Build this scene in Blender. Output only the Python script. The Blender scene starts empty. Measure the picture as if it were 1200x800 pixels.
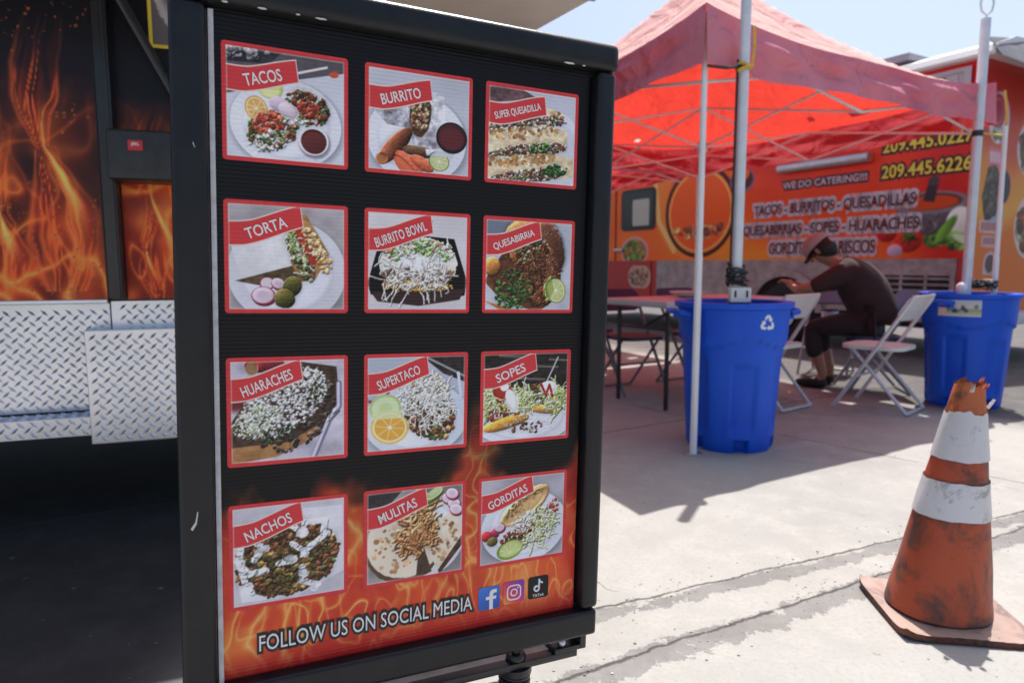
import bpy, bmesh, math, random
import numpy as np
from mathutils import Vector, Matrix

# ------------------------------------------------------------------ camera, sky, sun, exposure
SC = bpy.context.scene
COL = SC.collection
PI = math.pi
R = math.radians

cam = bpy.data.cameras.new('camera')
camo = bpy.data.objects.new('camera', cam)
COL.objects.link(camo)
camo.location = (0, 0, 1.0)
camo.rotation_euler = (R(90 - 6.42), 0, 0)
cam.sensor_width = 36
cam.lens = 24
cam.clip_start = 0.05
cam.clip_end = 3000
cam.dof.use_dof = True
cam.dof.focus_distance = 1.18
cam.dof.aperture_fstop = 4.4
SC.camera = camo

SUN_EL, SUN_AZ = 67.0, 27.0            # azimuth measured from +Y towards +X
world = bpy.data.worlds.new('World')
SC.world = world
world.use_nodes = True
nt = world.node_tree
bg = nt.nodes['Background']
sky = nt.nodes.new('ShaderNodeTexSky')
sky.sky_type = 'NISHITA'
sky.sun_disc = False
sky.sun_elevation = R(SUN_EL)
sky.sun_rotation = R(SUN_AZ)
sky.air_density = 1.0
sky.dust_density = 3.5
sky.ozone_density = 1.0
nt.links.new(sky.outputs[0], bg.inputs[0])
bg.inputs[1].default_value = 0.105

sl = bpy.data.lights.new('sun', 'SUN')
sl.energy = 3.9
sl.angle = R(0.5)
sl.color = (1.0, 0.968, 0.925)
so = bpy.data.objects.new('sun', sl)
COL.objects.link(so)
sd = Vector((math.sin(R(SUN_AZ)) * math.cos(R(SUN_EL)), math.cos(R(SUN_AZ)) * math.cos(R(SUN_EL)), math.sin(R(SUN_EL))))
so.rotation_euler = sd.to_track_quat('Z', 'Y').to_euler()
so.location = (3, 6, 12)

SC.view_settings.view_transform = 'Standard'
SC.view_settings.look = 'None'
SC.view_settings.exposure = 0.80
SC.view_settings.gamma = 1
SC.view_settings.use_curve_mapping = False
SC.render.engine = 'CYCLES'
SC.cycles.max_bounces = 8
SC.cycles.use_denoising = True

random.seed(7)
RNG = np.random.default_rng(11)

# ------------------------------------------------------------------ helpers: tagging and objects
def tag(o, label=None, cat=None, group=None, kind=None):
    if label: o['label'] = label
    if cat: o['category'] = cat
    if group: o['group'] = group
    if kind: o['kind'] = kind
    return o

def thing(name, label, cat, loc=(0, 0, 0), rz=0, group=None):
    o = bpy.data.objects.new(name, None)
    o.empty_display_size = 0.1
    COL.objects.link(o)
    o.location = loc
    o.rotation_euler = (0, 0, rz)
    return tag(o, label, cat, group)

def link_mesh(name, me, mats, parent=None):
    o = bpy.data.objects.new(name, me)
    COL.objects.link(o)
    for m in (mats if isinstance(mats, (list, tuple)) else [mats]):
        me.materials.append(m)
    if parent is not None:
        o.parent = parent
    return o

def obj(name, bm, mats, parent=None, smooth=True, angle=40):
    me = bpy.data.meshes.new(name)
    bmesh.ops.recalc_face_normals(bm, faces=bm.faces)
    bm.to_mesh(me)
    bm.free()
    if smooth:
        for p in me.polygons: p.use_smooth = True
        me.set_sharp_from_angle(angle=R(angle))
    return link_mesh(name, me, mats, parent)

def copy_tree(o, parent=None):
    c = o.copy()
    COL.objects.link(c)
    if parent is not None:
        c.parent = parent
    for ch in list(o.children):
        copy_tree(ch, c)
    return c

def box(bm, c, s, rot=None, bev=0, seg=2, mi=0):
    """axis box centre c size s; rot a 3x3/4x4 matrix"""
    M = Matrix.Translation(Vector(c)) @ (rot.to_4x4() if rot is not None else Matrix.Identity(4)) @ Matrix.Diagonal((s[0], s[1], s[2], 1))
    g = bmesh.ops.create_cube(bm, size=1, matrix=M)
    fs = {f for v in g['verts'] for f in v.link_faces}
    for f in fs: f.material_index = mi
    if bev > 0:
        es = list({e for v in g['verts'] for e in v.link_edges})
        r = bmesh.ops.bevel(bm, geom=es, offset=bev, segments=seg, profile=0.6, affect='EDGES')
        for f in r['faces']: f.material_index = mi

def tube(bm, pts, r, n=10, closed=False, mi=0, cap=True, sq=False):
    pts = [Vector(p) for p in pts]
    m = len(pts)
    rs = r if isinstance(r, (list, tuple)) else [r] * m
    rings = []
    prev = None
    for i, p in enumerate(pts):
        if closed:
            t = (pts[(i + 1) % m] - pts[i - 1])
        else:
            t = pts[min(i + 1, m - 1)] - pts[max(i - 1, 0)]
        t.normalize()
        if prev is None:
            a = Vector((0, 0, 1)) if abs(t.z) < 0.9 else Vector((1, 0, 0))
            u = t.cross(a).normalized()
        else:
            u = (prev - t * prev.dot(t)).normalized()
        prev = u
        w = t.cross(u)
        ring = []
        for k in range(n):
            an = 2 * PI * (k + (0.5 if sq else 0)) / n
            ring.append(bm.verts.new(p + (u * math.cos(an) + w * math.sin(an)) * rs[i]))
        rings.append(ring)
    for i in range(m if closed else m - 1):
        a, b = rings[i], rings[(i + 1) % m]
        for k in range(n):
            f = bm.faces.new((a[k], a[(k + 1) % n], b[(k + 1) % n], b[k]))
            f.material_index = mi
    if cap and not closed:
        bm.faces.new(rings[0][::-1]).material_index = mi
        bm.faces.new(rings[-1]).material_index = mi

def lathe(bm, prof, n=32, c=(0, 0, 0), mi=0, shear=(0, 0), wob=None, caps=(False, False)):
    rings = []
    for (r, z) in prof:
        ring = []
        for k in range(n):
            a = 2 * PI * k / n
            rr = r * (1 + (wob(a, z) if wob else 0))
            ring.append(bm.verts.new((c[0] + rr * math.cos(a) + shear[0] * z, c[1] + rr * math.sin(a) + shear[1] * z, c[2] + z)))
        rings.append(ring)
    for i in range(len(rings) - 1):
        for k in range(n):
            f = bm.faces.new((rings[i][k], rings[i][(k + 1) % n], rings[i + 1][(k + 1) % n], rings[i + 1][k]))
            f.material_index = mi
    if caps[0]: bm.faces.new(rings[0][::-1]).material_index = mi
    if caps[1]: bm.faces.new(rings[-1]).material_index = mi
    return rings

def prism(bm, poly, y0, y1, mi=0):
    """polygon in local x,z extruded along y from y0 to y1"""
    a = [bm.verts.new((p[0], y0, p[1])) for p in poly]
    b = [bm.verts.new((p[0], y1, p[1])) for p in poly]
    n = len(poly)
    bm.faces.new(a).material_index = mi
    bm.faces.new(b[::-1]).material_index = mi
    for i in range(n):
        bm.faces.new((a[i], b[i], b[(i + 1) % n], a[(i + 1) % n])).material_index = mi

def rrect(cx, cz, w, h, r, n=5):
    out = []
    for (sx, sz, a0) in ((1, 1, 0), (-1, 1, 90), (-1, -1, 180), (1, -1, 270)):
        for k in range(n + 1):
            a = R(a0 + 90 * k / n)
            out.append((cx + sx * (w / 2 - r) + r * math.cos(a), cz + sz * (h / 2 - r) + r * math.sin(a)))
    return out

# ------------------------------------------------------------------ helpers: materials
def new_mat(name):
    m = bpy.data.materials.new(name)
    m.use_nodes = True
    return m, m.node_tree.nodes, m.node_tree.links, m.node_tree.nodes['Principled BSDF']

def mat(name, col, rough=0.5, metal=0.0, col2=None, scale=8, detail=6, lo=0.35, hi=0.7, bump=0.0, bscale=60, rvar=0.0, coat=0.0, spec=0.5, stretch=None):
    m, N, L, b = new_mat(name)
    b.inputs['Roughness'].default_value = rough
    b.inputs['Metallic'].default_value = metal
    b.inputs['Coat Weight'].default_value = coat
    b.inputs['Specular IOR Level'].default_value = spec
    b.inputs['Base Color'].default_value = (*col, 1)
    tc = N.new('ShaderNodeTexCoord')
    src = tc.outputs['Object']
    if stretch:
        mp = N.new('ShaderNodeMapping')
        mp.inputs['Scale'].default_value = stretch
        L.new(src, mp.inputs[0]); src = mp.outputs[0]
    if col2 is not None:
        n = N.new('ShaderNodeTexNoise')
        n.inputs['Scale'].default_value = scale
        n.inputs['Detail'].default_value = detail
        n.inputs['Roughness'].default_value = 0.65
        L.new(src, n.inputs['Vector'])
        cr = N.new('ShaderNodeValToRGB')
        cr.color_ramp.elements[0].position = lo
        cr.color_ramp.elements[1].position = hi
        cr.color_ramp.elements[0].color = (*col, 1)
        cr.color_ramp.elements[1].color = (*col2, 1)
        L.new(n.outputs['Fac'], cr.inputs[0])
        L.new(cr.outputs[0], b.inputs['Base Color'])
        if rvar:
            mr = N.new('ShaderNodeMapRange')
            mr.inputs['To Min'].default_value = rough - rvar
            mr.inputs['To Max'].default_value = rough + rvar
            L.new(n.outputs['Fac'], mr.inputs['Value'])
            L.new(mr.outputs[0], b.inputs['Roughness'])
    if bump:
        n2 = N.new('ShaderNodeTexNoise')
        n2.inputs['Scale'].default_value = bscale
        n2.inputs['Detail'].default_value = 4
        L.new(src, n2.inputs['Vector'])
        bp = N.new('ShaderNodeBump')
        bp.inputs['Strength'].default_value = bump
        bp.inputs['Distance'].default_value = 0.01
        L.new(n2.outputs['Fac'], bp.inputs['Height'])
        L.new(bp.outputs[0], b.inputs['Normal'])
    return m

def print_mat(name, rough=0.4, flute=False, spec=0.5, coat=0.0):
    """printed sheet: colours live on the mesh as a colour attribute"""
    m, N, L, b = new_mat(name)
    a = N.new('ShaderNodeAttribute')
    a.attribute_name = 'Col'
    L.new(a.outputs['Color'], b.inputs['Base Color'])
    b.inputs['Roughness'].default_value = rough
    b.inputs['Specular IOR Level'].default_value = spec
    b.inputs['Coat Weight'].default_value = coat
    if flute:
        tc = N.new('ShaderNodeTexCoord')
        sp = N.new('ShaderNodeSeparateXYZ')
        L.new(tc.outputs['Object'], sp.inputs[0])
        mu = N.new('ShaderNodeMath'); mu.operation = 'MULTIPLY'; mu.inputs[1].default_value = 2 * PI / 0.0056
        L.new(sp.outputs['Z'], mu.inputs[0])
        sn = N.new('ShaderNodeMath'); sn.operation = 'SINE'
        L.new(mu.outputs[0], sn.inputs[0])
        no = N.new('ShaderNodeTexNoise'); no.inputs['Scale'].default_value = 9
        mp = N.new('ShaderNodeMapping'); mp.inputs['Scale'].default_value = (0.35, 1, 5)
        L.new(tc.outputs['Object'], mp.inputs[0]); L.new(mp.outputs[0], no.inputs['Vector'])
        mm = N.new('ShaderNodeMath'); mm.operation = 'MULTIPLY'
        L.new(sn.outputs[0], mm.inputs[0]); L.new(no.outputs['Fac'], mm.inputs[1])
        bp = N.new('ShaderNodeBump'); bp.inputs['Strength'].default_value = 0.35; bp.inputs['Distance'].default_value = 0.0007
        L.new(mm.outputs[0], bp.inputs['Height'])
        L.new(bp.outputs[0], b.inputs['Normal'])
    return m

def srgb(r, g, b):
    def f(c):
        c = c / 255
        return c / 12.92 if c < 0.04045 else ((c + 0.055) / 1.055) ** 2.4
    return (f(r), f(g), f(b))

# ------------------------------------------------------------------ helpers: the painter for printed pictures
TAB = RNG.random((64, 64))
def vnoise(X, Y, seed=0):
    X = X + seed * 17.31; Y = Y + seed * 9.73
    xi = np.floor(X).astype(int); yi = np.floor(Y).astype(int)
    fx = X - xi; fy = Y - yi
    fx = fx * fx * (3 - 2 * fx); fy = fy * fy * (3 - 2 * fy)
    a = TAB[xi % 64, yi % 64]; b = TAB[(xi + 1) % 64, yi % 64]
    c = TAB[xi % 64, (yi + 1) % 64]; d = TAB[(xi + 1) % 64, (yi + 1) % 64]
    return (a * (1 - fx) + b * fx) * (1 - fy) + (c * (1 - fx) + d * fx) * fy

def fbm(X, Y, seed=0, octv=4):
    s = 0; a = 0.5; t = 0
    for k in range(octv):
        s = s + a * vnoise(X * 2 ** k, Y * 2 ** k, seed + k * 3); t += a; a *= 0.55
    return s / t

class Cv:
    """small raster canvas; x 0..1 left to right, y 0..h/w downwards, colours sRGB 0..255"""
    def __init__(s, w, h, col):
        s.w, s.h = w, h
        s.a = np.ones((h, w, 3)) * np.array(col, float)
        s.X, s.Y = np.meshgrid((np.arange(w) + .5) / w, (np.arange(h) + .5) / w)
        s.asp = h / w
        s.rng = np.random.default_rng(5)
        s.hm = np.zeros((h, w)); s.fm = np.zeros((h, w)); s.food = False
    def sl(s, x0, x1, y0, y1):
        i0 = max(0, int(x0 * s.w)); i1 = min(s.w, int(x1 * s.w) + 2)
        j0 = max(0, int(y0 * s.w)); j1 = min(s.h, int(y1 * s.w) + 2)
        if i1 <= i0 or j1 <= j0: return None
        return (slice(j0, j1), slice(i0, i1))
    def put(s, q, m, col):
        col = np.asarray(col, float)
        s.a[q] = s.a[q] * (1 - m[..., None]) + col * m[..., None]
        s.fm[q] = s.fm[q] * (1 - m) + (m if s.food else 0)
    def ell(s, cx, cy, rx, ry, col, rot=0, soft=None, alpha=1, rag=0, dome=0, ring=None):
        m = max(rx, ry) * (1 + rag) + .02
        q = s.sl(cx - m, cx + m, cy - m, cy + m)
        if q is None: return
        X, Y = s.X[q] - cx, s.Y[q] - cy
        c, t = math.cos(R(rot)), math.sin(R(rot))
        U = (X * c + Y * t) / rx; V = (-X * t + Y * c) / ry
        d = np.sqrt(U * U + V * V)
        if rag:
            d = d + (fbm(s.X[q] * 24, s.Y[q] * 24, int(cx * 97 + cy * 31), 3) - .5) * rag * 2
        px = 1.0 / s.w / min(rx, ry)
        sf = soft if soft else px
        mk = np.clip((1 - d) / sf + .5, 0, 1) * alpha
        if ring: mk = mk * np.clip((d - (1 - ring)) / px + .5, 0, 1)
        col = np.asarray(col, float)
        if s.food or dome >= .25:
            hh = np.sqrt(np.clip(1 - d * d, 0, 1)) * min(rx, ry) * (.9 if s.food else .45)
            b0 = np.median(s.hm[q][mk > .5]) if (mk > .5).any() else 0
            s.hm[q] = np.where(mk > .5, b0 * .72 + hh, s.hm[q])
        else:
            s.hm[q] = s.hm[q] * (1 - mk)
        if dome:
            sh = 1 + dome * (-(U * .5 + V * .8)) * 1.0
            s.put(q, mk, col * sh[..., None])
        else:
            s.put(q, mk, col)
    def poly(s, pts, col, alpha=1, tex=0):
        pts = np.array(pts, float)
        q = s.sl(pts[:, 0].min() - .01, pts[:, 0].max() + .01, pts[:, 1].min() - .01, pts[:, 1].max() + .01)
        if q is None: return
        acc = 0
        for dx, dy in ((-.25, -.25), (.25, -.25), (-.25, .25), (.25, .25)):
            X, Y = s.X[q] + dx / s.w, s.Y[q] + dy / s.w
            ins = np.zeros(X.shape, bool)
            n = len(pts)
            for i in range(n):
                x1, y1 = pts[i]; x2, y2 = pts[(i + 1) % n]
                if y1 == y2: continue
                cond = ((y1 > Y) != (y2 > Y)) & (X < (x2 - x1) * (Y - y1) / (y2 - y1) + x1)
                ins ^= cond
            acc = acc + ins
        mk = acc / 4 * alpha
        if tex:
            col = np.asarray(col, float) * (1 + (fbm(s.X[q] * 22, s.Y[q] * 22, 3, 4) - .5) * tex)[..., None]
        s.put(q, mk, col)
    def line(s, p, w, col, alpha=1):
        for (x1, y1), (x2, y2) in zip(p[:-1], p[1:]):
            q = s.sl(min(x1, x2) - w, max(x1, x2) + w, min(y1, y2) - w, max(y1, y2) + w)
            if q is None: continue
            X, Y = s.X[q], s.Y[q]
            dx, dy = x2 - x1, y2 - y1
            L2 = dx * dx + dy * dy + 1e-12
            t = np.clip(((X - x1) * dx + (Y - y1) * dy) / L2, 0, 1)
            d = np.hypot(X - x1 - t * dx, Y - y1 - t * dy)
            mk = np.clip((w / 2 - d) * s.w + .5, 0, 1) * alpha
            s.put(q, mk, col)
            if s.food and alpha == 1:
                b0 = np.median(s.hm[q][mk > .5]) if (mk > .5).any() else 0
                s.hm[q] = np.where(mk > .5, b0 * .8 + np.sqrt(np.clip(1 - (2 * d / w) ** 2, 0, 1)) * w * .7, s.hm[q])
    def rnd_in(s, e):
        cx, cy, rx, ry = e[:4]; rot = e[4] if len(e) > 4 else 0
        r = math.sqrt(s.rng.random()); a = s.rng.random() * 2 * PI
        u, v = r * math.cos(a) * rx, r * math.sin(a) * ry
        c, t = math.cos(R(rot)), math.sin(R(rot))
        return cx + u * c - v * t, cy + u * t + v * c
    def blobs(s, n, e, size, cols, rag=.25, dome=.35, asp=(.5, 1)):
        n = int(n * 1.5); size = (size[0] * .62, size[1] * .92)
        s.food = dome > .12
        s._blobs(n, e, size, cols, rag, dome, asp)
        s.food = False
    def _blobs(s, n, e, size, cols, rag, dome, asp):
        for _ in range(n):
            x, y = s.rnd_in(e)
            r = s.rng.uniform(*size)
            c = np.array(cols[s.rng.integers(len(cols))], float) * s.rng.uniform(.8, 1.15)
            if dome > .12: c = c * .72 + np.mean(cols, 0) * .28
            s.ell(x, y, r, r * s.rng.uniform(*asp), c, s.rng.uniform(0, 180), rag=rag, dome=dome)
    def shreds(s, n, e, ln, w, cols, curl=.5, ang=None):
        for _ in range(n):
            x, y = s.rnd_in(e)
            a = s.rng.uniform(0, 2 * PI) if ang is None else R(s.rng.normal(ang, 25))
            l = s.rng.uniform(*ln) / 4
            p = [(x, y)]
            k = s.rng.normal(0, curl)
            for i in range(4):
                a += k
                p.append((p[-1][0] + l * math.cos(a), p[-1][1] + l * math.sin(a)))
            c = np.array(cols[s.rng.integers(len(cols))], float) * s.rng.uniform(.85, 1.08)
            s.food = True
            s.line([(a_ + .004, b_ + .005) for a_, b_ in p], w, c * .45, .5)
            s.line(p, w, c)
            s.food = False
    def grain(s, amt, sc=40, seed=0):
        s.a *= (1 + (fbm(s.X * sc, s.Y * sc, seed, 3) - .5) * amt)[..., None]

def plate(c, cx, cy, rx, ry, base=(222, 223, 233)):
    c.ell(cx + .012, cy + .02, rx * 1.03, ry * 1.04, (120, 118, 128), soft=.12, alpha=.6)
    c.ell(cx, cy, rx, ry, base)
    n = 46
    for k in range(n):
        a = 2 * PI * k / n
        c.line([(cx + rx * .84 * math.cos(a), cy + ry * .84 * math.sin(a)), (cx + rx * .97 * math.cos(a), cy + ry * .97 * math.sin(a))], .006, (196, 197, 210), .6)
    c.ell(cx, cy, rx * .8, ry * .8, (200, 200, 213), soft=.06, alpha=.7)
    c.ell(cx - .01, cy - .01, rx * .75, ry * .75, (226, 226, 236), soft=.1)

def cup(c, x, y, r, rim, inside):
    c.ell(x + .01, y + .02, r * 1.06, r * 1.03, (70, 60, 66), alpha=.5, soft=.15)
    c.ell(x, y, r, r * .97, rim)
    c.ell(x + .003, y + .006, r * .84, r * .8, np.array(inside) * .7)
    c.ell(x + .004, y + .018, r * .8, r * .73, inside, dome=.15)

def citrus(c, x, y, r, rind, flesh, rot=0, half=False):
    c.ell(x, y, r, r * .86, rind, rot)
    c.ell(x, y, r * .88, r * .75, (236, 226, 190), rot)
    c.ell(x, y, r * .8, r * .67, flesh, rot)
    for k in range(8):
        a = R(rot + k * 45)
        c.line([(x, y), (x + r * .75 * math.cos(a), y + r * .63 * math.sin(a))], .007, (240, 232, 200), .7)
    c.ell(x, y, r * .1, r * .1, (240, 234, 205))

def radish(c, x, y, r, rot=0):
    c.ell(x + .008, y + .012, r, r * .8, (90, 40, 60), rot)
    c.ell(x, y, r, r * .8, (160, 40, 80), rot)
    c.ell(x - .003, y - .005, r * .9, r * .7, (225, 205, 218), rot, dome=.1)
    c.ell(x - .003, y - .005, r * .5, r * .36, (212, 186, 204), rot, soft=.5)

GREENS = [(38, 70, 34), (60, 98, 44), (88, 128, 60), (30, 52, 30)]
MEAT = [(80, 44, 30), (104, 58, 40), (60, 34, 26), (128, 74, 48)]
RED = [(160, 60, 44), (186, 84, 60), (138, 46, 38)]
CHEESE = [(236, 232, 222), (224, 218, 204), (246, 244, 238)]

PW, PH = 440, 408
def ribbon(kind):
    k0 = .05 if kind in ('TACOS', 'BURRITO', 'SUPER QUESADILLA') else .13
    rend = {'SUPER QUESADILLA': .62, 'BURRITO BOWL': .61, 'QUESABIRRIA': .60, 'TACOS': .57, 'TORTA': .6}.get(kind, .59)
    rt = lambda x: .185 - (k0 + .06) * x + .020 * math.sin(x * 8.5 - .3) * (1 - x) - .10 * max(0, x - .2)
    rb = lambda x: .385 - (k0 + .06) * x + .020 * math.sin(x * 8.5 - .6) * (1 - x) - .14 * max(0, x - .15)
    return rt, rb, rend
def food(kind):
    c = Cv(PW, PH, (204, 206, 218))
    c.rng = np.random.default_rng(sum(map(ord, kind)))
    H = c.asp
    if kind == 'TACOS':
        c.poly([(0, 0), (1, 0), (1, .12), (.55, .24), (0, .42)], (92, 86, 92), tex=.3)
        c.poly([(0, 0), (.5, 0), (.36, .14), (0, .16)], (52, 50, 54), tex=.8)
        c.blobs(25, (.16, .07, .2, .07), (.01, .05), [(120, 118, 122), (60, 58, 62), (150, 148, 152), (34, 34, 38)])
        c.line([(.55, .19), (.82, .1)], .02, (226, 222, 220))
        c.ell(.88, .15, .04, .028, (206, 82, 60), -10)
        plate(c, .5, .6, .44, .36)
        c.ell(.37, .33, .1, .085, (196, 206, 118), dome=.15, rag=.06); c.ell(.37, .35, .075, .055, (224, 228, 160), soft=.4)
        c.ell(.38, .29, .075, .05, (206, 218, 130), rag=.1)
        citrus(c, .26, .5, .1, (214, 160, 66), (222, 170, 92), 70)
        c.blobs(150, (.38, .66, .2, .15, -20), (.012, .03), MEAT + GREENS + RED)
        c.blobs(150, (.66, .45, .18, .13, 20), (.012, .03), GREENS + MEAT + RED)
        c.blobs(60, (.37, .6, .13, .085, -20), (.012, .028), RED + [(206, 120, 80)])
        c.blobs(40, (.66, .46, .1, .07), (.012, .026), RED)
        c.blobs(45, (.37, .75, .17, .08, -15), (.01, .024), [(230, 228, 226), (214, 212, 210), (60, 98, 44)])
        c.blobs(25, (.56, .57, .12, .05), (.008, .02), [(230, 228, 226), (60, 98, 44)])
        c.ell(.44, .45, .085, .062, (206, 184, 202), 20, dome=.2); c.ell(.51, .49, .085, .064, (222, 204, 216), 25, dome=.15)
        cup(c, .71, .71, .125, (228, 226, 232), (100, 46, 46))
    elif kind == 'BURRITO':
        c.a[:] = (186, 188, 200)
        plate(c, .48, .6, .46, .39)
        c.poly([(.05, .36), (.35, .28), (.42, .52), (.2, .5)], (150, 148, 156), tex=1.4)
        c.poly([(.36, .2), (.66, .18), (.72, .66), (.44, .7)], (186, 184, 192), tex=1.2)
        c.poly([(.58, .2), (.72, .2), (.76, .6), (.66, .6)], (206, 205, 212), tex=.8)
        c.ell(.5, .38, .1, .2, (86, 60, 44), 4, rag=.08)
        c.blobs(110, (.5, .36, .085, .17, 4), (.01, .026), MEAT + [(206, 186, 150), (60, 98, 44), (190, 120, 84), (228, 216, 194)])
        c.ell(.27, .68, .22, .075, (122, 66, 44), -48, dome=.5); c.ell(.15, .8, .05, .045, (186, 110, 66), soft=.4)
        c.ell(.5, .71, .17, .05, (96, 72, 50), 6, dome=.4, rag=.1)
        c.ell(.4, .82, .16, .06, (214, 96, 66), 38, dome=.3); c.ell(.37, .87, .15, .05, (226, 110, 76), 44, dome=.2)
        c.ell(.52, .81, .12, .055, (220, 104, 70), 30, dome=.25)
        citrus(c, .68, .78, .1, (126, 150, 70), (196, 206, 140), 15)
        c.poly([(.55, .68), (.82, .68), (.82, .735), (.56, .735)], (205, 205, 216))
        c.ell(.8, .56, .15, .14, (34, 30, 34)); c.ell(.8, .555, .132, .118, (70, 34, 38), dome=.2); c.ell(.8, .57, .12, .1, (98, 44, 46), soft=.2)
    elif kind == 'SUPER QUESADILLA':
        c.a[:] = (190, 192, 206)
        c.poly([(0, 0), (.3, 0), (.55, .1), (0, .2)], (106, 78, 82), tex=1)
        c.ell(.78, .62, .28, .42, (214, 216, 228)); c.ell(.78, .62, .22, .34, (204, 206, 220), soft=.2)
        for (y0, y1, xr, sl_) in ((.17, .36, .82, -.12), (.34, .62, .88, -.1), (.6, .86, .95, -.08)):
            c.poly([(0, y0 + .1), (xr - .25, y0 + .03 + sl_ * .4), (xr, y0 + .03), (xr, y1 - .05), (.5, y1 + .02), (0, y1 + .06)], (222, 200, 164), tex=.5)
            c.blobs(60, (.4, y0 + .09, .4, .05, -7), (.012, .035), [(188, 138, 84), (206, 166, 112), (232, 214, 184), (170, 116, 66)], dome=.1)
            c.blobs(210, (.44, y1 - .02, .44, .06, -11), (.01, .026), MEAT + [(60, 56, 62), (86, 66, 74), (224, 216, 200), (60, 90, 50), (236, 230, 220)])
        c.blobs(30, (.75, .76, .14, .05, -12), (.014, .03), GREENS)
        c.blobs(20, (.58, .56, .14, .04, -12), (.014, .03), GREENS)
    elif kind == 'TORTA':
        c.a[:] = (168, 162, 166); c.grain(.3, 6, 4)
        plate(c, .5, .58, .48, .44, (208, 208, 217))
        c.poly([(.05, .36), (.52, .18), (.6, .56), (.14, .68)], (216, 213, 216), tex=.12)
        c.poly([(.08, .66), (.55, .52), (.62, .62), (.3, .7)], (88, 70, 48), tex=1)
        c.poly([(.5, .18), (.64, .08), (.84, .42), (.72, .64), (.6, .66), (.52, .5)], (180, 132, 82), tex=.8)
        c.blobs(60, (.74, .4, .06, .22, -28), (.01, .03), [(206, 160, 106), (166, 112, 66), (226, 190, 140)])
        c.blobs(170, (.6, .42, .075, .25, -20), (.012, .03), MEAT + GREENS + [(228, 220, 206), (206, 200, 180)])
        for k in range(5): c.ell(.575 + k * .03, .22 + k * .065, .03, .04, (196, 56, 44), -25, dome=.2)
        c.shreds(30, (.57, .4, .06, .2, -20), (.05, .1), .01, [(226, 222, 200), (170, 186, 110)])
        c.ell(.33, .68, .06, .055, (150, 50, 84)); c.ell(.33, .675, .052, .046, (222, 206, 214))
        radish(c, .3, .78, .095, 0); radish(c, .42, .68, .06, 20)
        c.ell(.53, .7, .075, .09, (74, 72, 34), 30, dome=.5); c.ell(.47, .8, .085, .085, (86, 80, 36), 10, dome=.5, rag=.08)
    elif kind == 'BURRITO BOWL':
        c.a[:] = (206, 202, 206)
        c.poly([(.16, .2), (.84, .24), (.97, .62), (.95, .76), (.5, .84), (.06, .76), (.03, .66)], (24, 20, 22))
        c.poly([(.06, .74), (.95, .7), (.9, .8), (.5, .86), (.12, .82)], (62, 44, 44))
        c.ell(.5, .48, .37, .25, (226, 224, 214), rag=.05)
        c.blobs(160, (.5, .58, .35, .1), (.012, .03), [(128, 98, 82), (148, 116, 98), (104, 78, 66)], dome=.4)
        c.blobs(160, (.5, .68, .34, .05), (.01, .022), [(214, 158, 72), (226, 178, 96), (196, 138, 60)], dome=.3)
        c.blobs(240, (.5, .36, .34, .12), (.01, .026), [(96, 150, 64), (128, 176, 86), (70, 120, 50), (238, 236, 230), (222, 222, 214), (196, 80, 60)], dome=.2)
        c.blobs(90, (.52, .46, .2, .06), (.02, .04), [(240, 238, 236), (228, 228, 228)], dome=.1)
        c.shreds(70, (.5, .63, .34, .1), (.08, .2), .012, CHEESE, .4)
        c.shreds(26, (.5, .4, .38, .18), (.08, .18), .01, CHEESE, .5)
    elif kind == 'QUESABIRRIA':
        c.a[:] = (188, 192, 204); c.grain(.3, 5, 2)
        c.ell(.3, .1, .4, .12, (110, 118, 134), soft=.4)
        c.poly([(.2, .36), (.45, .1), (.72, .06), (.86, .3), (.78, .8), (.6, .92), (.2, .8), (.02, .62)], (96, 58, 38), tex=1)
        c.ell(.55, .28, .34, .26, (170, 96, 50), 30, rag=.06, dome=.4)
        c.ell(.72, .26, .14, .26, (98, 58, 42), -20, rag=.08, dome=.3)
        c.blobs(200, (.58, .5, .22, .34, -20), (.015, .05), [(76, 44, 30), (108, 62, 40), (56, 32, 24), (140, 82, 48)])
        c.shreds(90, (.6, .46, .2, .22), (.08, .2), .012, [(120, 72, 48), (86, 48, 34), (150, 96, 62)], .25, 70)
        c.ell(.1, .48, .09, .09, (186, 120, 60), dome=.4)
        c.poly([(0, .8), (.3, .88), (.6, .93), (.2, .9)], (196, 120, 62), tex=.5)
        c.blobs(150, (.32, .7, .2, .2), (.01, .026), GREENS + [(46, 74, 44)])
        c.blobs(50, (.4, .3, .2, .14), (.008, .02), GREENS + [(224, 214, 196)])
        c.blobs(30, (.6, .2, .2, .1), (.006, .016), [(230, 226, 214), (60, 90, 50)])
        citrus(c, .8, .7, .13, (146, 164, 84), (190, 200, 130), 70); c.poly([(.74, .54), (.66, .66), (.7, .82), (.78, .7)], (158, 176, 88))
    elif kind == 'HUARACHES':
        c.a[:] = (188, 182, 196); c.grain(.4, 8, 6)
        c.ell(.3, .06, .16, .07, (150, 44, 52), dome=.5); c.ell(.2, .09, .05, .06, (160, 120, 80))
        c.ell(.05, .35, .2, .1, (120, 50, 50), soft=.5)
        c.poly([(0, .6), (.2, .3), (.6, .05), (.9, .1), (.93, .5), (.75, .7), (.4, .86), (.02, .9)], (70, 54, 44), tex=1)
        c.poly([(.02, .76), (.5, .74), (.75, .6), (.7, .72), (.4, .86), (.04, .9)], (166, 118, 74), tex=.5)
        c.blobs(170, (.5, .45, .42, .35, -35), (.012, .03), [(48, 38, 38), (70, 54, 44), (40, 34, 36), (96, 84, 74)])
        c.blobs(900, (.46, .4, .4, .24, -35), (.006, .017), [(222, 218, 216), (206, 204, 202), (236, 234, 232), (190, 186, 180)], dome=.15)
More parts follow.
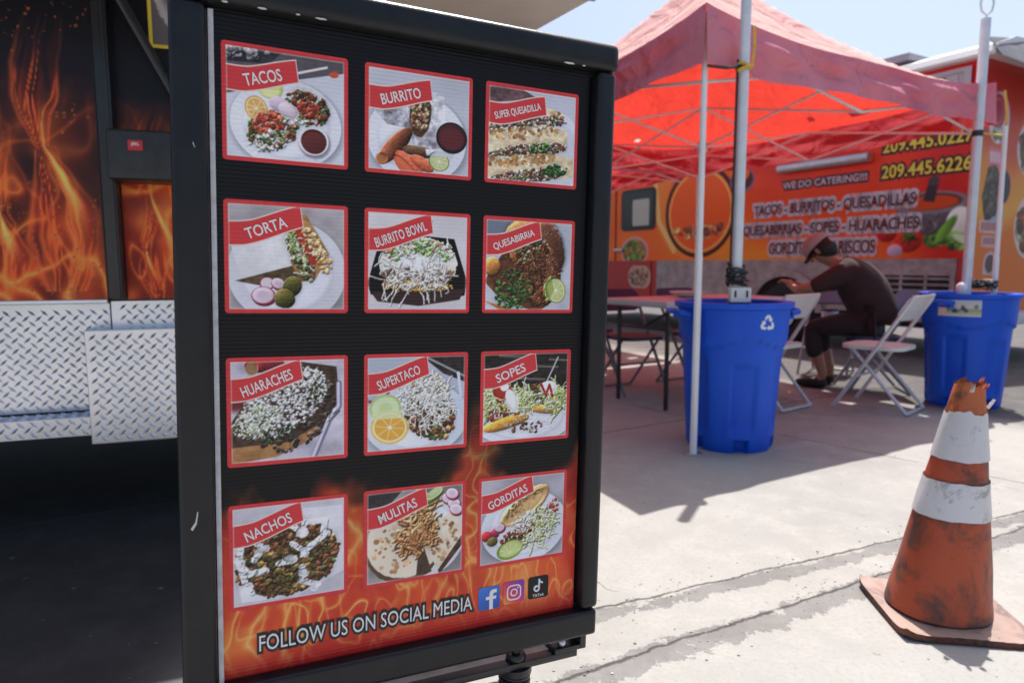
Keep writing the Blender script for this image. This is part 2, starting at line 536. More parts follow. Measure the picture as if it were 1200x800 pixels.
        c.blobs(260, (.24, .55, .2, .14, -20), (.006, .015), [(206, 210, 196), (190, 198, 160), (226, 224, 220), (150, 168, 120)], dome=.15)
        c.blobs(40, (.42, .66, .2, .06, -20), (.008, .02), [(60, 84, 50), (44, 40, 40)])
        c.blobs(26, (.72, .36, .1, .12), (.01, .02), [(60, 76, 50), (50, 44, 46)])
        c.line([(.92, .25), (.92, .45), (.84, .56), (.7, .9)], .05, (120, 116, 140)); c.line([(.915, .25), (.915, .45), (.83, .56), (.69, .9)], .026, (206, 202, 220))
    elif kind == 'SUPERTACO':
        c.a[:] = (176, 182, 198)
        c.poly([(.5, 0), (1, 0), (1, .3), (.75, .2)], (52, 46, 46), tex=1)
        c.line([(.6, .05), (1, .25)], .02, (150, 148, 152))
        plate(c, .5, .62, .5, .36, (206, 212, 224))
        c.ell(.12, .34, .14, .1, (150, 60, 90), -30, ring=.25)
        c.ell(.62, .6, .26, .2, (98, 70, 52), 25, rag=.08)
        c.blobs(150, (.62, .62, .26, .18, 30), (.014, .035), MEAT + [(176, 108, 70), (206, 148, 100)] + GREENS[:2])
        c.blobs(160, (.6, .34, .22, .15, 20), (.012, .03), [(226, 220, 206), (240, 236, 226), (214, 202, 180), (196, 150, 110)], dome=.2)
        c.shreds(170, (.6, .46, .26, .22, 25), (.07, .17), .011, CHEESE)
        c.ell(.2, .5, .15, .13, (176, 202, 130)); c.ell(.2, .5, .125, .105, (212, 224, 176)); c.ell(.2, .5, .06, .05, (196, 214, 150), soft=.5)
        citrus(c, .24, .68, .18, (226, 190, 90), (222, 164, 62), 10)
        c.poly([(.08, .52), (.36, .52), (.38, .6), (.07, .6)], (210, 222, 172), alpha=.8)
        c.ell(.94, .52, .05, .13, (196, 204, 222), -30); c.line([(.9, .2), (.93, .42)], .03, (206, 212, 226))
    elif kind == 'SOPES':
        c.a[:] = (196, 200, 214)
        c.poly([(0, 0), (1, 0), (1, .42), (0, .42)], (46, 40, 38), tex=1)
        for (x, y) in ((.2, .05), (.55, .16), (.75, .1), (.4, .28)):
            c.line([(x, y), (x + .3, y + .02)], .02, (130, 126, 124), .7)
        c.line([(.85, .08), (.7, .38)], .016, (186, 184, 188))
        plate(c, .5, .68, .56, .28)
        c.blobs(140, (.22, .55, .22, .16), (.014, .034), MEAT + RED); c.blobs(120, (.72, .46, .24, .13), (.014, .03), MEAT + GREENS[:2])
        c.ell(.28, .72, .26, .06, (214, 150, 62), -12, dome=.3, rag=.06); c.ell(.68, .6, .18, .045, (218, 158, 76), 10, dome=.3)
        c.shreds(90, (.08, .48, .1, .14), (.08, .16), .012, [(206, 216, 140), (180, 198, 110), (232, 236, 190)])
        c.shreds(90, (.44, .5, .14, .12), (.08, .16), .012, [(206, 216, 140), (186, 200, 120), (232, 236, 190)])
        c.shreds(90, (.85, .5, .12, .14), (.08, .16), .012, [(206, 216, 140), (180, 198, 110), (232, 236, 190)])
        c.ell(.24, .4, .1, .08, (176, 50, 44), rag=.1); c.ell(.26, .36, .05, .04, (236, 230, 228), rag=.1); c.ell(.34, .5, .06, .12, (238, 234, 232), -20, rag=.1)
        c.ell(.75, .38, .1, .06, (236, 232, 230), rag=.1); c.line([(.66, .34), (.72, .46), (.76, .36), (.8, .48)], .026, (160, 40, 40))
        c.blobs(16, (.55, .78, .2, .05), (.012, .026), [(70, 40, 34), (96, 60, 44)])
        c.blobs(120, (.55, .75, .3, .08), (.004, .009), [(236, 236, 236)])
    elif kind == 'NACHOS':
        c.a[:] = (190, 186, 196)
        c.poly([(.02, .4), (.4, .08), (.95, .1), (.98, .7), (.55, .88), (.1, .86)], (214, 210, 218)); c.grain(.15, 8, 2)
        c.ell(.48, .52, .43, .33, (84, 62, 42), -8, rag=.06)
        c.blobs(420, (.48, .52, .43, .33, -8), (.014, .036), MEAT + [(58, 54, 36), (104, 80, 50), (74, 66, 40), (150, 104, 62), (48, 60, 36)])
        c.blobs(60, (.5, .5, .4, .3), (.01, .022), RED + GREENS)
        for k in range(14):
            x, y = c.rnd_in((.5, .64, .34, .24)); a = c.rng.uniform(0, 6.28)
            c.poly([(x, y), (x + .08 * math.cos(a), y + .08 * math.sin(a)), (x + .07 * math.cos(a + 1), y + .07 * math.sin(a + 1))], (196, 146, 84), tex=.3)
        c.blobs(60, (.46, .6, .22, .16), (.02, .045), [(84, 72, 40), (64, 58, 32), (104, 84, 48)], dome=.5)
        wc = (232, 230, 236)
        for p in ([(.1, .36), (.08, .5), (.16, .62), (.3, .6)], [(.08, .5), (.14, .74), (.18, .78)], [(.2, .32), (.26, .4), (.2, .5)], [(.5, .22), (.6, .3), (.62, .22), (.8, .22), (.78, .32)], [(.52, .4), (.62, .48), (.7, .42), (.82, .34)], [(.58, .74), (.72, .8)], [(.6, .62), (.6, .7)], [(.4, .56), (.5, .54)]):
            c.line([(x + .008, y + .012) for x, y in p], .05, (120, 110, 110), .6); c.line(p, .052, wc); c.blobs(8, (*p[1], .04, .04), (.015, .035), [wc], dome=.05)
    elif kind == 'MULITAS':
        c.a[:] = (150, 142, 142); c.grain(.9, 3, 7)
        c.poly([(0, 0), (.4, 0), (0, .4)], (60, 56, 60), tex=.6)
        plate(c, .56, .5, .44, .42, (206, 206, 214))
        c.ell(.4, .57, .38, .36, (96, 70, 50), rag=.04)
        c.ell(.4, .53, .37, .35, (218, 204, 184), rag=.02)
        c.poly([(.55, .5), (.9, .25), (.98, .55), (.72, .86)], (222, 208, 188), tex=.15); c.poly([(.55, .52), (.66, .86), (.5, .92), (.52, .7)], (80, 62, 50), tex=.5)
        c.poly([(.98, .52), (.72, .86), (.74, .9), (1, .6)], (80, 56, 44), tex=1)
        c.blobs(46, (.3, .6, .24, .22), (.012, .035), [(196, 152, 108), (180, 126, 84), (206, 172, 132)], dome=.05)
        c.blobs(30, (.78, .56, .13, .2), (.012, .03), [(196, 152, 108), (170, 116, 76)], dome=.05)
        c.shreds(120, (.55, .38, .12, .18, 10), (.1, .22), .024, [(186, 128, 78), (206, 152, 98), (160, 104, 62), (218, 172, 120)])
        c.shreds(30, (.5, .56, .14, .06), (.08, .16), .02, [(186, 128, 78), (160, 104, 62)])
        c.ell(.66, .13, .12, .05, (110, 130, 60), -30, dome=.3); c.ell(.68, .09, .09, .04, (196, 206, 150), -30)
        for (x, y) in ((.82, .16), (.88, .22), (.86, .12), (.9, .28)): radish(c, x, y, .07, 20)
    else:
        c.a[:] = (160, 156, 166); c.grain(.5, 3, 5)
        plate(c, .52, .55, .48, .38, (212, 214, 226))
        c.ell(.52, .33, .31, .13, (196, 150, 98), -32, dome=.3, rag=.03); c.ell(.52, .36, .29, .08, (214, 174, 120), -32, soft=.4)
        c.blobs(40, (.5, .32, .22, .07, -32), (.01, .026), [(178, 128, 76), (206, 164, 110)], dome=.05)
        c.blobs(200, (.62, .56, .27, .15, -25), (.012, .03), [(226, 226, 206), (196, 210, 150), (236, 236, 230), (170, 186, 110), (120, 50, 44)])
        c.shreds(110, (.66, .6, .24, .16, -25), (.06, .13), .013, [(206, 216, 160), (230, 232, 200), (180, 196, 120)])
        c.blobs(60, (.44, .62, .2, .07, -20), (.01, .024), MEAT + [(110, 40, 44)])
        c.blobs(14, (.86, .38, .06, .08), (.014, .028), RED)
        c.blobs(160, (.5, .5, .16, .09, -25), (.005, .011), [(240, 238, 238)])
        c.ell(.1, .6, .06, .055, (186, 44, 48), dome=.4); c.ell(.19, .58, .05, .05, (150, 40, 70), dome=.3); radish(c, .24, .53, .06); c.ell(.16, .66, .06, .05, (104, 92, 50), dome=.4)
        c.ell(.36, .77, .15, .1, (126, 150, 60), -15); c.ell(.37, .765, .13, .08, (196, 208, 130), -15)
        for k in range(6):
            a = R(-15 + 36 * k - 180); c.line([(.36, .81), (.36 + .12 * math.cos(a), .8 + .09 * math.sin(a))], .008, (226, 230, 180), .8)
        c.poly([(.2, .84), (.55, .8), (.55, .9), (.22, .92)], (200, 204, 216), alpha=.0)
    # red border with rounded inner edge and the red banner with pale edges
    red = np.array((216, 66, 70), float)
    # light and fine texture of the photographed food itself (it is a printed photograph)
    s1, s2 = sum(map(ord, kind)) % 23, sum(map(ord, kind)) % 17
    def soften(f, n, st=2):
        for _ in range(n):
            f = (f + np.roll(f, st, 0) + np.roll(f, -st, 0) + np.roll(f, st, 1) + np.roll(f, -st, 1)) / 5
        return f
    fm = soften(c.fm, 4)
    wx = (fbm(c.X * 26, c.Y * 26, s1, 4) - .5) * .030 * fm; wy = (fbm(c.X * 26, c.Y * 26, s1 + 5, 4) - .5) * .030 * fm
    ii = np.clip(((c.X + wx) * c.w).astype(int), 0, c.w - 1); jj = np.clip(((c.Y + wy) * c.w).astype(int), 0, c.h - 1)
    c.a = c.a[jj, ii]; hm = c.hm[jj, ii]; fm = np.maximum(fm, np.clip(hm * 30, 0, .5))
    hm = hm + fm * .016 * (fbm(c.X * 60, c.Y * 60, s2, 4) - .5)
    hs = soften(hm, 2, 1)
    gy_, gx_ = np.gradient(hs * c.w)
    lam = np.clip(1 + (-gx_ * .55 - gy_ * .85) * -.46, .45, 1.6)
    ao = np.clip((soften(hs, 3) - soften(hs, 14, 4)) * 20, -.4, .25)
    c.a = c.a * (lam * (1 + ao))[..., None]
    tx = (fbm(c.X * 70, c.Y * 70, s1 + 2, 4) - .5)
    c.a = c.a * (1 + tx * (.05 + .8 * fm))[..., None]
    gl = np.clip((lam - 1.30) * 2.2, 0, 1) * np.clip(fbm(c.X * 80, c.Y * 80, s2 + 3, 2) * 2 - .7, 0, 1)
    c.a = c.a * (1 - gl[..., None] * .6) + np.array((240, 232, 220.)) * gl[..., None] * .6
    c.a = c.a * (1 + .14 * (fbm(c.X * 2.5, c.Y * 2.5, s2, 2) - .5)[..., None])
    g_ = c.a.mean(-1, keepdims=True); c.a = g_ + (c.a - g_) * .92
    c.a = np.clip(c.a * 1.09, 0, 252)
    c.a = np.stack([soften(c.a[..., k], 2, 1) for k in range(3)], -1)
    rt, rb, rend = ribbon(kind)
    xs = [i / 20 * rend for i in range(21)]
    top = [(x, rt(x)) for x in xs]
    bot = [(x * 1.04, rb(x)) for x in xs]
    c.poly(top + bot[::-1], red)
    c.line(top, .011, (240, 214, 204)); c.line(bot, .011, (240, 214, 204)); c.line([top[-1], bot[-1]], .007, (240, 214, 204))
    bw = .036
    e = np.minimum(np.minimum(c.X, 1 - c.X), np.minimum(c.Y, H - c.Y))
    mk = np.clip((bw - e) * c.w + .5, 0, 1)
    c.put((slice(None), slice(None)), mk, red * (1 + (fbm(c.X * 30, c.Y * 30, 1, 3) - .5) * .12)[..., None])
    k = np.clip((bw + .012 - e) * c.w, 0, 1) * (1 - mk)
    c.put((slice(None), slice(None)), k * .45, (240, 216, 208))
    return c.a.reshape(PH // 2, 2, PW // 2, 2, 3).mean((1, 3))

def tolin(a):
    a = np.clip(a, 0, 255) / 255
    return np.where(a < .04045, a / 12.92, ((a + .055) / 1.055) ** 2.4)

def print_mesh(name, img, x0, x1, z0, z1, y, material, parent, smooth=False, bend=None, corner=0):
    """image rows become a fine grid of coloured vertices in the local x,z plane, facing -y; returns the object"""
    h, w, _ = img.shape
    X, Z = np.meshgrid(np.linspace(x0, x1, w), np.linspace(z1, z0, h))
    Yc = np.full_like(X, y) if bend is None else y + bend(X, Z)
    co = np.stack([X, Yc, Z], -1).reshape(-1, 3)
    idx = np.arange(h * w).reshape(h, w)
    keep = np.ones((h - 1, w - 1), bool)
    if corner:
        cx = np.minimum(X - x0, x1 - X); cz = np.minimum(Z - z0, z1 - Z)
        out = (cx < corner) & (cz < corner) & (np.hypot(corner - cx, corner - cz) > corner)
        keep = ~(out[:-1, :-1] & out[1:, 1:] | out[1:, :-1] & out[:-1, 1:])
    q = np.stack([idx[1:, :-1], idx[1:, 1:], idx[:-1, 1:], idx[:-1, :-1]], -1)[keep]
    me = bpy.data.meshes.new(name)
    me.vertices.add(len(co)); me.vertices.foreach_set('co', co.astype(np.float32).ravel())
    n = len(q)
    me.loops.add(n * 4); me.loops.foreach_set('vertex_index', q.astype(np.int32).ravel())
    me.polygons.add(n); me.polygons.foreach_set('loop_start', np.arange(n, dtype=np.int32) * 4)
    me.update(calc_edges=True)
    at = me.color_attributes.new('Col', 'FLOAT_COLOR', 'POINT')
    c4 = np.ones((h * w, 4), np.float32); c4[:, :3] = tolin(img).reshape(-1, 3)
    at.data.foreach_set('color', c4.ravel())
    return link_mesh(name, me, material, parent)

def text_bm(s, w, h, cx, cz, y, rot=0, off=0.0, ext=0.0004, shear=0.0, bulge=None):
    """lettering as a mesh, box-fitted to w x h (h = cap height), in the local x,z plane facing -y"""
    cu = bpy.data.curves.new('t', 'FONT')
    cu.body = s; cu.size = 1; cu.offset = 0.011; cu.extrude = 0; cu.shear = shear; cu.resolution_u = 3
    o = bpy.data.objects.new('t', cu); COL.objects.link(o)
    dg = bpy.context.evaluated_depsgraph_get()
    me0 = o.evaluated_get(dg).to_mesh()
    co0 = np.array([v.co[:] for v in me0.vertices])
    o.evaluated_get(dg).to_mesh_clear()
    lo, hi = co0.min(0), co0.max(0)
    sx, sz = w / (hi[0] - lo[0]), h / (hi[1] - lo[1])
    cu.offset = 0.011 + off / sz
    cu.space_character = 1.0
    cu.extrude = ext / sz if ext else 0
    dg.update()
    bpy.context.view_layer.update()
    dg = bpy.context.evaluated_depsgraph_get()
    ev = o.evaluated_get(dg); me = ev.to_mesh()
    bm = bmesh.new(); bm.from_mesh(me); ev.to_mesh_clear()
    bpy.data.objects.remove(o); bpy.data.curves.remove(cu)
    mx, mz = (lo[0] + hi[0]) / 2, (lo[1] + hi[1]) / 2
    ca, sa = math.cos(R(rot)), math.sin(R(rot))
    for v in bm.verts:
        a, b, d = (v.co.x - mx) * sx, (v.co.y - mz) * sz, v.co.z * sz
        if bulge: b += bulge(a / w)
        v.co = (cx + a * ca - b * sa, y - d, cz + a * sa + b * ca)
    return bm

# flames -----------------------------------------------------------
def flame_fields(X, Y, seed, sx=5, sy=2.2):
    """X,Y with Y upwards; returns body and filament fields 0..1"""
    wx = fbm(X * sx * .6, Y * sy * .9, seed, 4) - .5
    wy = fbm(X * sx * .6 + 7, Y * sy * .7, seed + 5, 4) - .5
    U = X * sx + wx * 4.2; V = Y * sy + wy * 2.4
    body = fbm(U * .7, V * .55, seed + 9, 4)
    n1 = fbm(U * 1.0, V * .42, seed + 13, 3); n2 = fbm(U * 1.9, V * .8, seed + 17, 3)
    f1 = np.clip(1 - np.abs(2 * n1 - 1) * 5, 0, 1) ** 1.6
    f2 = np.clip(1 - np.abs(2 * n2 - 1) * 4.5, 0, 1) ** 2.2
    return body, f1, f2

def ramp(t, stops):
    t = np.clip(t, 0, 1)
    xs = [s[0] for s in stops]
    return np.stack([np.interp(t, xs, [s[1][k] for s in stops]) for k in range(3)], -1)

# ================================================================== SETTING: the ground
def ground_material():
    m, N, L, b = new_mat('worn_concrete')
    tc = N.new('ShaderNodeTexCoord')
    P = tc.outputs['Object']
    def math_(op, a, b_=None, c_=None, clamp=False):
        n = N.new('ShaderNodeMath'); n.operation = op; n.use_clamp = clamp
        for i, v in enumerate((a, b_, c_)):
            if v is None: continue
            if isinstance(v, (int, float)): n.inputs[i].default_value = v
            else: L.new(v, n.inputs[i])
        return n.outputs[0]
    def noise(scale, detail=5, rough=.6, vec=None, dist=0):
        n = N.new('ShaderNodeTexNoise'); n.inputs['Scale'].default_value = scale; n.inputs['Detail'].default_value = detail
        n.inputs['Roughness'].default_value = rough; n.inputs['Distortion'].default_value = dist
        L.new(vec or P, n.inputs['Vector']); return n.outputs['Fac']
    def step(v, a, b_):
        n = N.new('ShaderNodeMapRange'); n.interpolation_type = 'SMOOTHSTEP'
        n.inputs['From Min'].default_value = a
        if isinstance(b_, (int, float)): n.inputs['From Max'].default_value = b_
        else: L.new(b_, n.inputs['From Max'])
        L.new(v, n.inputs['Value']); return n.outputs[0]
    def mix(f, c1, c2):
        n = N.new('ShaderNodeMix'); n.data_type = 'RGBA'
        L.new(f, n.inputs['Factor'])
        for v, i in ((c1, 6), (c2, 7)):
            if isinstance(v, tuple): n.inputs[i].default_value = (*v, 1)
            else: L.new(v, n.inputs[i])
        return n.outputs[2]
    sp = N.new('ShaderNodeSeparateXYZ'); L.new(P, sp.inputs[0])
    wob = noise(2.2, 5, .6); wob2 = noise(14, 4, .6)
    n_big = noise(.9, 5, .6); n_mid = noise(5.5, 8, .72); n_fine = noise(70, 5, .7); n_patch = noise(7, 10, .82, dist=.5)
    # pale worn coating, faint mottling
    col = mix(step(n_big, .3, .7), (.338, .327, .304), (.272, .263, .245))
    col = mix(step(n_mid, .42, .72), col, (.365, .348, .326))
    col = mix(math_('MULTIPLY', step(n_fine, .46, .68), .6), col, (.27, .25, .235))
    crack_all = None; grey_all = None
    def joint(px, py, dx, dy, wgt_patch, side, lim=None, width=.0055, amp=.055):
        nonlocal crack_all, grey_all
        l = math.hypot(dx, dy); nx, ny = -dy / l, dx / l
        d = math_('ADD', math_('MULTIPLY', sp.outputs['X'], nx), math_('MULTIPLY', sp.outputs['Y'], ny))
        d = math_('SUBTRACT', d, px * nx + py * ny)
        d = math_('ADD', d, math_('MULTIPLY', math_('SUBTRACT', wob, .5), amp))
        d = math_('ADD', d, math_('MULTIPLY', math_('SUBTRACT', wob2, .5), .034))
        ad = math_('ABSOLUTE', d)
        cr = math_('SUBTRACT', 1.0, step(ad, width * .25, math_('ADD', width * .5, math_('MULTIPLY', n_mid, width * 1.6))))
        cr = math_('MULTIPLY', cr, step(noise(7, 3), .25, .45))
        if lim is not None:
            t = math_('ADD', math_('MULTIPLY', sp.outputs['X'], dx / l), math_('MULTIPLY', sp.outputs['Y'], dy / l))
            t = math_('SUBTRACT', t, (px * dx + py * dy) / l)
            cr = math_('MULTIPLY', cr, math_('MULTIPLY', step(t, lim[0] - .02, lim[0] + .02), math_('SUBTRACT', 1.0, step(t, lim[1] - .02, lim[1] + .02))))
        crack_all = cr if crack_all is None else math_('MAXIMUM', crack_all, cr)
        if wgt_patch:
            ds = math_('ADD', d, side)
            pr = math_('SUBTRACT', 1.0, step(math_('ABSOLUTE', ds), .0, wgt_patch))
            v = math_('ADD', n_patch, math_('MULTIPLY', pr, .40))
            v = math_('ADD', v, math_('MULTIPLY', math_('SUBTRACT', n_fine, .5), .22))
            g = step(v, .79, .815)
            grey_all = g if grey_all is None else math_('MAXIMUM', grey_all, g)
    joint(.224, 1.888, 1.263, .547, .085, .04)
    joint(.103, 1.541, 1.012, .536, .12, .03)
    joint(1.50, 4.05, .62, -.72, 0, 0, None, .0045, .09)
    joint(4.2, 6.2, .857, .515, 0, 0, None, .006)
    joint(.0, 5.6, .857, .515, 0, 0, None, .004)
    joint(.30, 2.02, -.35, .5, 0, 0, (-.02, .5), .0016, .2)
    joint(.10, 1.54, .8, -.6, 0, 0, (-.02, .7), .002, .2)
    joint(2.0, 3.35, .5, -.75, 0, 0, (0, 1.0), .0015, .2)
    grey = mix(step(n_mid, .35, .65), (.15, .143, .138), (.205, .195, .187))
    col = mix(math_('MULTIPLY', grey_all, .9), col, grey)
    # shade under the tents, painted into the ground colour as dark blotches
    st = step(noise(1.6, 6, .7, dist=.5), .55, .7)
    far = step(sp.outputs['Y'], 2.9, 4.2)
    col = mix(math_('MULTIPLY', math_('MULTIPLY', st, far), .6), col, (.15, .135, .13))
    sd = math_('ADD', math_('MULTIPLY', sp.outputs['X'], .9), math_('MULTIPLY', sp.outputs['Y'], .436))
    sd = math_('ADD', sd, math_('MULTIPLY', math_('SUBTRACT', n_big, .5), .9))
    col = mix(math_('MULTIPLY', step(sd, 4.35, 5.0), .9), col, mix(step(n_mid, .35, .7), (.055, .05, .05), (.10, .093, .09)))  # painted shade: darker ground colour between the tents and the orange truck
    lft = math_('MULTIPLY', math_('SUBTRACT', 1.0, step(sp.outputs['X'], -1.0, -.35)), step(sp.outputs['Y'], .55, .95))  # black truck's shadow put into the ground colour as a near-black area
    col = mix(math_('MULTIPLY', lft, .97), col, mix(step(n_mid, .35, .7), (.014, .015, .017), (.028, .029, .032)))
    pit = step(noise(26, 2, .5), .70, .74)
    col = mix(math_('MULTIPLY', pit, .5), col, (.16, .15, .14))
    col = mix(math_('MULTIPLY', crack_all, .9), col, (.055, .05, .046))
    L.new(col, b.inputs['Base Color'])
    b.inputs['Roughness'].default_value = .82
    b.inputs['Specular IOR Level'].default_value = .3
    h = math_('SUBTRACT', math_('MULTIPLY', n_fine, .35), math_('MULTIPLY', crack_all, 3.0))
    h = math_('SUBTRACT', h, math_('MULTIPLY', grey_all, .6))
    bp = N.new('ShaderNodeBump'); bp.inputs['Strength'].default_value = .55; bp.inputs['Distance'].default_value = .004
    L.new(h, bp.inputs['Height']); L.new(bp.outputs[0], b.inputs['Normal'])
    return m

bm = bmesh.new()
v = [bm.verts.new(p) for p in ((-900, -900, 0), (900, -900, 0), (900, 900, 0), (-900, 900, 0))]
bm.faces.new(v)
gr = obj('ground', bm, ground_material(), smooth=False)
tag(gr, 'pale worn concrete lot with cracked joints and grey patches', 'ground', kind='structure')

bm = bmesh.new()
rg = random.Random(12)
for k in range(420):
    if k < 300:
        t_ = rg.uniform(-.2, 2.2); w_ = rg.gauss(0, .05)
        x, y = (.224 + t_ * .918 - w_ * .397, 1.888 + t_ * .397 + w_ * .918) if k % 2 else (.103 + t_ * .884 - w_ * .468, 1.541 + t_ * .468 + w_ * .884)
    else:
        x, y = rg.uniform(.1, 3.4), rg.uniform(1.5, 4.2)
    r_ = rg.choice((.0016, .002, .0026, .0035, .005 if k % 5 == 0 else .002))
    g_ = bmesh.ops.create_icosphere(bm, subdivisions=1, radius=r_, matrix=Matrix.Translation((x, y, r_ * .45)) @ Matrix.Diagonal((rg.uniform(.7, 1.5), rg.uniform(.7, 1.3), rg.uniform(.45, .8), 1)))
grit = obj('grit', bm, mat('grey_grit', (.20, .18, .165), .9, col2=(.42, .40, .37), scale=9, lo=.4, hi=.6), smooth=False)
tag(grit, 'loose grit and small stones scattered along the concrete joints', 'grit', kind='stuff')

# ================================================================== materials
M = {}
M['black_frame'] = mat('black_powder_coat', (.009, .010, .013), .31, col2=(.015, .015, .017), scale=30, bump=.10, bscale=500, rvar=.06, spec=.3)
M['black_metal'] = mat('black_steel', (.014, .014, .016), .38, col2=(.03, .03, .032), scale=20)
M['chip'] = mat('chipped_paint', (.55, .55, .53), .5)
M['white_strip'] = mat('white_plastic_edge', (.62, .62, .64), .45, col2=(.42, .42, .44), scale=60)
M['bolt'] = mat('zinc_bolt', (.5, .5, .52), .3, 1)
M['print_flute'] = print_mat('fluted_print', .36, True, spec=.22)
M['print_gloss'] = print_mat('vinyl_print', .35, spec=.3)
M['print_dull'] = print_mat('faded_vinyl_print', .45)
M['white_ink'] = mat('white_ink', (.78, .78, .78), .5)
M['black_ink'] = mat('black_ink', (.012, .012, .014), .5)
M['yellow_ink'] = mat('yellow_ink', (.85, .66, .06), .5)
M['maroon_ink'] = mat('maroon_ink', (.07, .012, .02), .5)
M['pink_ink'] = mat('pale_pink_ink', (.66, .52, .54), .5)
M['red_ink'] = mat('red_ink', (.6, .03, .04), .5)
M['cyan_ink'] = mat('cyan_ink', (.05, .6, .65), .5)
M['blue_ink'] = mat('blue_ink', (.05, .12, .42), .45, col2=(.09, .2, .55), scale=14)

# ================================================================== THE MENU SIGN
Rm = Matrix(((0.90592947, -0.42280013, 0.02306157), (0.42242113, 0.90618738, 0.01961687), (-0.02919212, -0.00802981, 0.99954157)))
SZ = 0.865                                     # sign base to poster centre, along the sign's own upright
cpos = Vector((-0.14268617, 1.04038728, 0.86049022))
sign = thing('menu_sign', 'tall black framed swinging menu board with twelve food pictures over printed flames', 'menu sign')
Mx = Rm.to_4x4(); Mx.translation = cpos - Rm.col[2] * SZ
sign.matrix_world = Mx
def S(z): return z + SZ

# poster ------------------------------------------------------------
PWX, PZB, PZT = .2885, -.4575, .463
w_, h_ = 460, 726
X, Yd = np.meshgrid(np.linspace(-PWX, PWX, w_), np.linspace(PZT, PZB, h_))
base = np.ones((h_, w_, 3)) * np.array((18, 17, 20.))
body, f1, f2 = flame_fields(X * 3.1, (Yd - PZB) * 3.1, 3, 4.2, 2.0)
v = (Yd - PZB) / .27
prof = .86 + .55 * (fbm(X * 11, Yd * 3, 21, 3) - .5) + .44 * np.exp(-((X - .1) / .045) ** 2) - .12 * np.exp(-((X + .02) / .04) ** 2)
wv = fbm(X * 9, Yd * 7, 31, 4) - .5
edge = np.clip((prof + .10 - v + wv * 1.1) * 4.5, 0, 1)
fill = np.clip(fbm(X * 10 + wv * 2, Yd * 6 + wv, 44, 4) * 1.7 - .12, 0, 1)
im_ = ramp(np.clip(fill * .8 + (1 - v) * .12, 0, 1), [(0, (120, 26, 30)), (.3, (186, 46, 42)), (.65, (220, 72, 52)), (1, (236, 106, 60))])
for k, (sx_, sz_, wp, thin, gain) in enumerate(((6, 2.6, 1.5, 2.0, .75), (9, 3.6, 1.5, 5, .5), (16, 6, 1.8, 5, .75), (30, 11, 2.0, 5, .7), (52, 20, 2.0, 5, .5))):
    wx = (fbm(X * 9 + k, Yd * 7, 3 + 7 * k, 4) - .5) * wp; wz = (fbm(X * 8 + 5, Yd * 6 + k, 6 + 7 * k, 4) - .5) * wp
    nn_ = vnoise(X * sx_ + wx * 1.7, Yd * sz_ + wz * 1.3, 11 * k + 2)
    rd = np.clip(1 - np.abs(2 * nn_ - 1) * thin, 0, 1); soft = np.clip(1 - np.abs(2 * nn_ - 1) * thin * .4, 0, 1)
    amt = np.clip(.25 + (fbm(X * 6 + k, Yd * 6, 70 + k, 3) - .42) * 3.0 + .5 * np.exp(-((v - .22) / .16) ** 2), 0, 1) * gain
    l = (soft * amt)[..., None] * .5; im_ = im_ * (1 - l) + np.array((226, 96, 50.)) * l
    l = (rd ** 1.3 * amt)[..., None] * .85; im_ = im_ * (1 - l) + np.array((244, 182, 78.)) * l
    l = (rd ** 4 * amt)[..., None] * .8; im_ = im_ * (1 - l) + np.array((253, 232, 160.)) * l
deep = np.clip(.16 - v, 0, .16) / .16
im_ = im_ * (1 - deep[..., None] * .85) + np.array((166, 24, 30.)) * deep[..., None] * .85
im_ = im_ * (.55 + .45 * np.clip(1.5 - v, 0, 1))[..., None]
img = base * (1 - edge[..., None]) + im_ * edge[..., None]
poster = print_mesh('poster', img, -PWX, PWX, S(PZB), S(PZT), 0, M['print_flute'], sign)

# the twelve pictures ------------------------------------------------
cols = (-.2745, -.085, .1025)
rows = (.4245, .2195, .0045, -.2035)
menu = [['TACOS', 'BURRITO', 'SUPER QUESADILLA'], ['TORTA', 'BURRITO BOWL', 'QUESABIRRIA'], ['HUARACHES', 'SUPERTACO', 'SOPES'], ['NACHOS', 'MULITAS', 'GORDITAS']]
CW, CH = .1655, .1535
twid = {'TACOS': (.30, .105), 'BURRITO': (.37, .1), 'SUPER QUESADILLA': (.5, .085), 'TORTA': (.34, .1), 'BURRITO BOWL': (.5, .095), 'QUESABIRRIA': (.46, .085),
        'HUARACHES': (.43, .1), 'SUPERTACO': (.42, .095), 'SOPES': (.33, .095), 'NACHOS': (.4, .1), 'MULITAS': (.38, .1), 'GORDITAS': (.45, .09)}
for r_ in range(4):
    for c_ in range(3):
        k = menu[r_][c_]
        x0, z1 = cols[c_], rows[r_]
        im = food(k)
        ph = print_mesh('food_photo', im, x0, x0 + CW, S(z1 - CH), S(z1), -.0006, M['print_flute'], sign, corner=.005)
        tw, th = twid[k]
        rt, rb, rend = ribbon(k)
        cx_ = .5 * rend + .025
        cy_ = (rt(cx_) + rb(cx_)) / 2 + .004
        slope = math.degrees(math.atan((rt(cx_ - .15) + rb(cx_ - .15) - rt(cx_ + .15) - rb(cx_ + .15)) / .6))
        obj('title_lettering', text_bm(k, CW * tw, CH * th, x0 + CW * cx_, S(z1 - CW * cy_), -.0011, rot=slope), M['white_ink'], ph, smooth=False)

# slogan -------------------------------------------------------------
sw, sh_ = .331, .0245
obj('slogan_outline', text_bm('FOLLOW US ON SOCIAL MEDIA', sw, sh_, -.0705, S(-.4115), -.0008, off=.0042, ext=.0002), M['black_ink'], sign, smooth=False)
obj('slogan_lettering', text_bm('FOLLOW US ON SOCIAL MEDIA', sw, sh_, -.0705, S(-.4115), -.0014, off=-.00036, ext=.0002), M['white_ink'], sign, smooth=False)

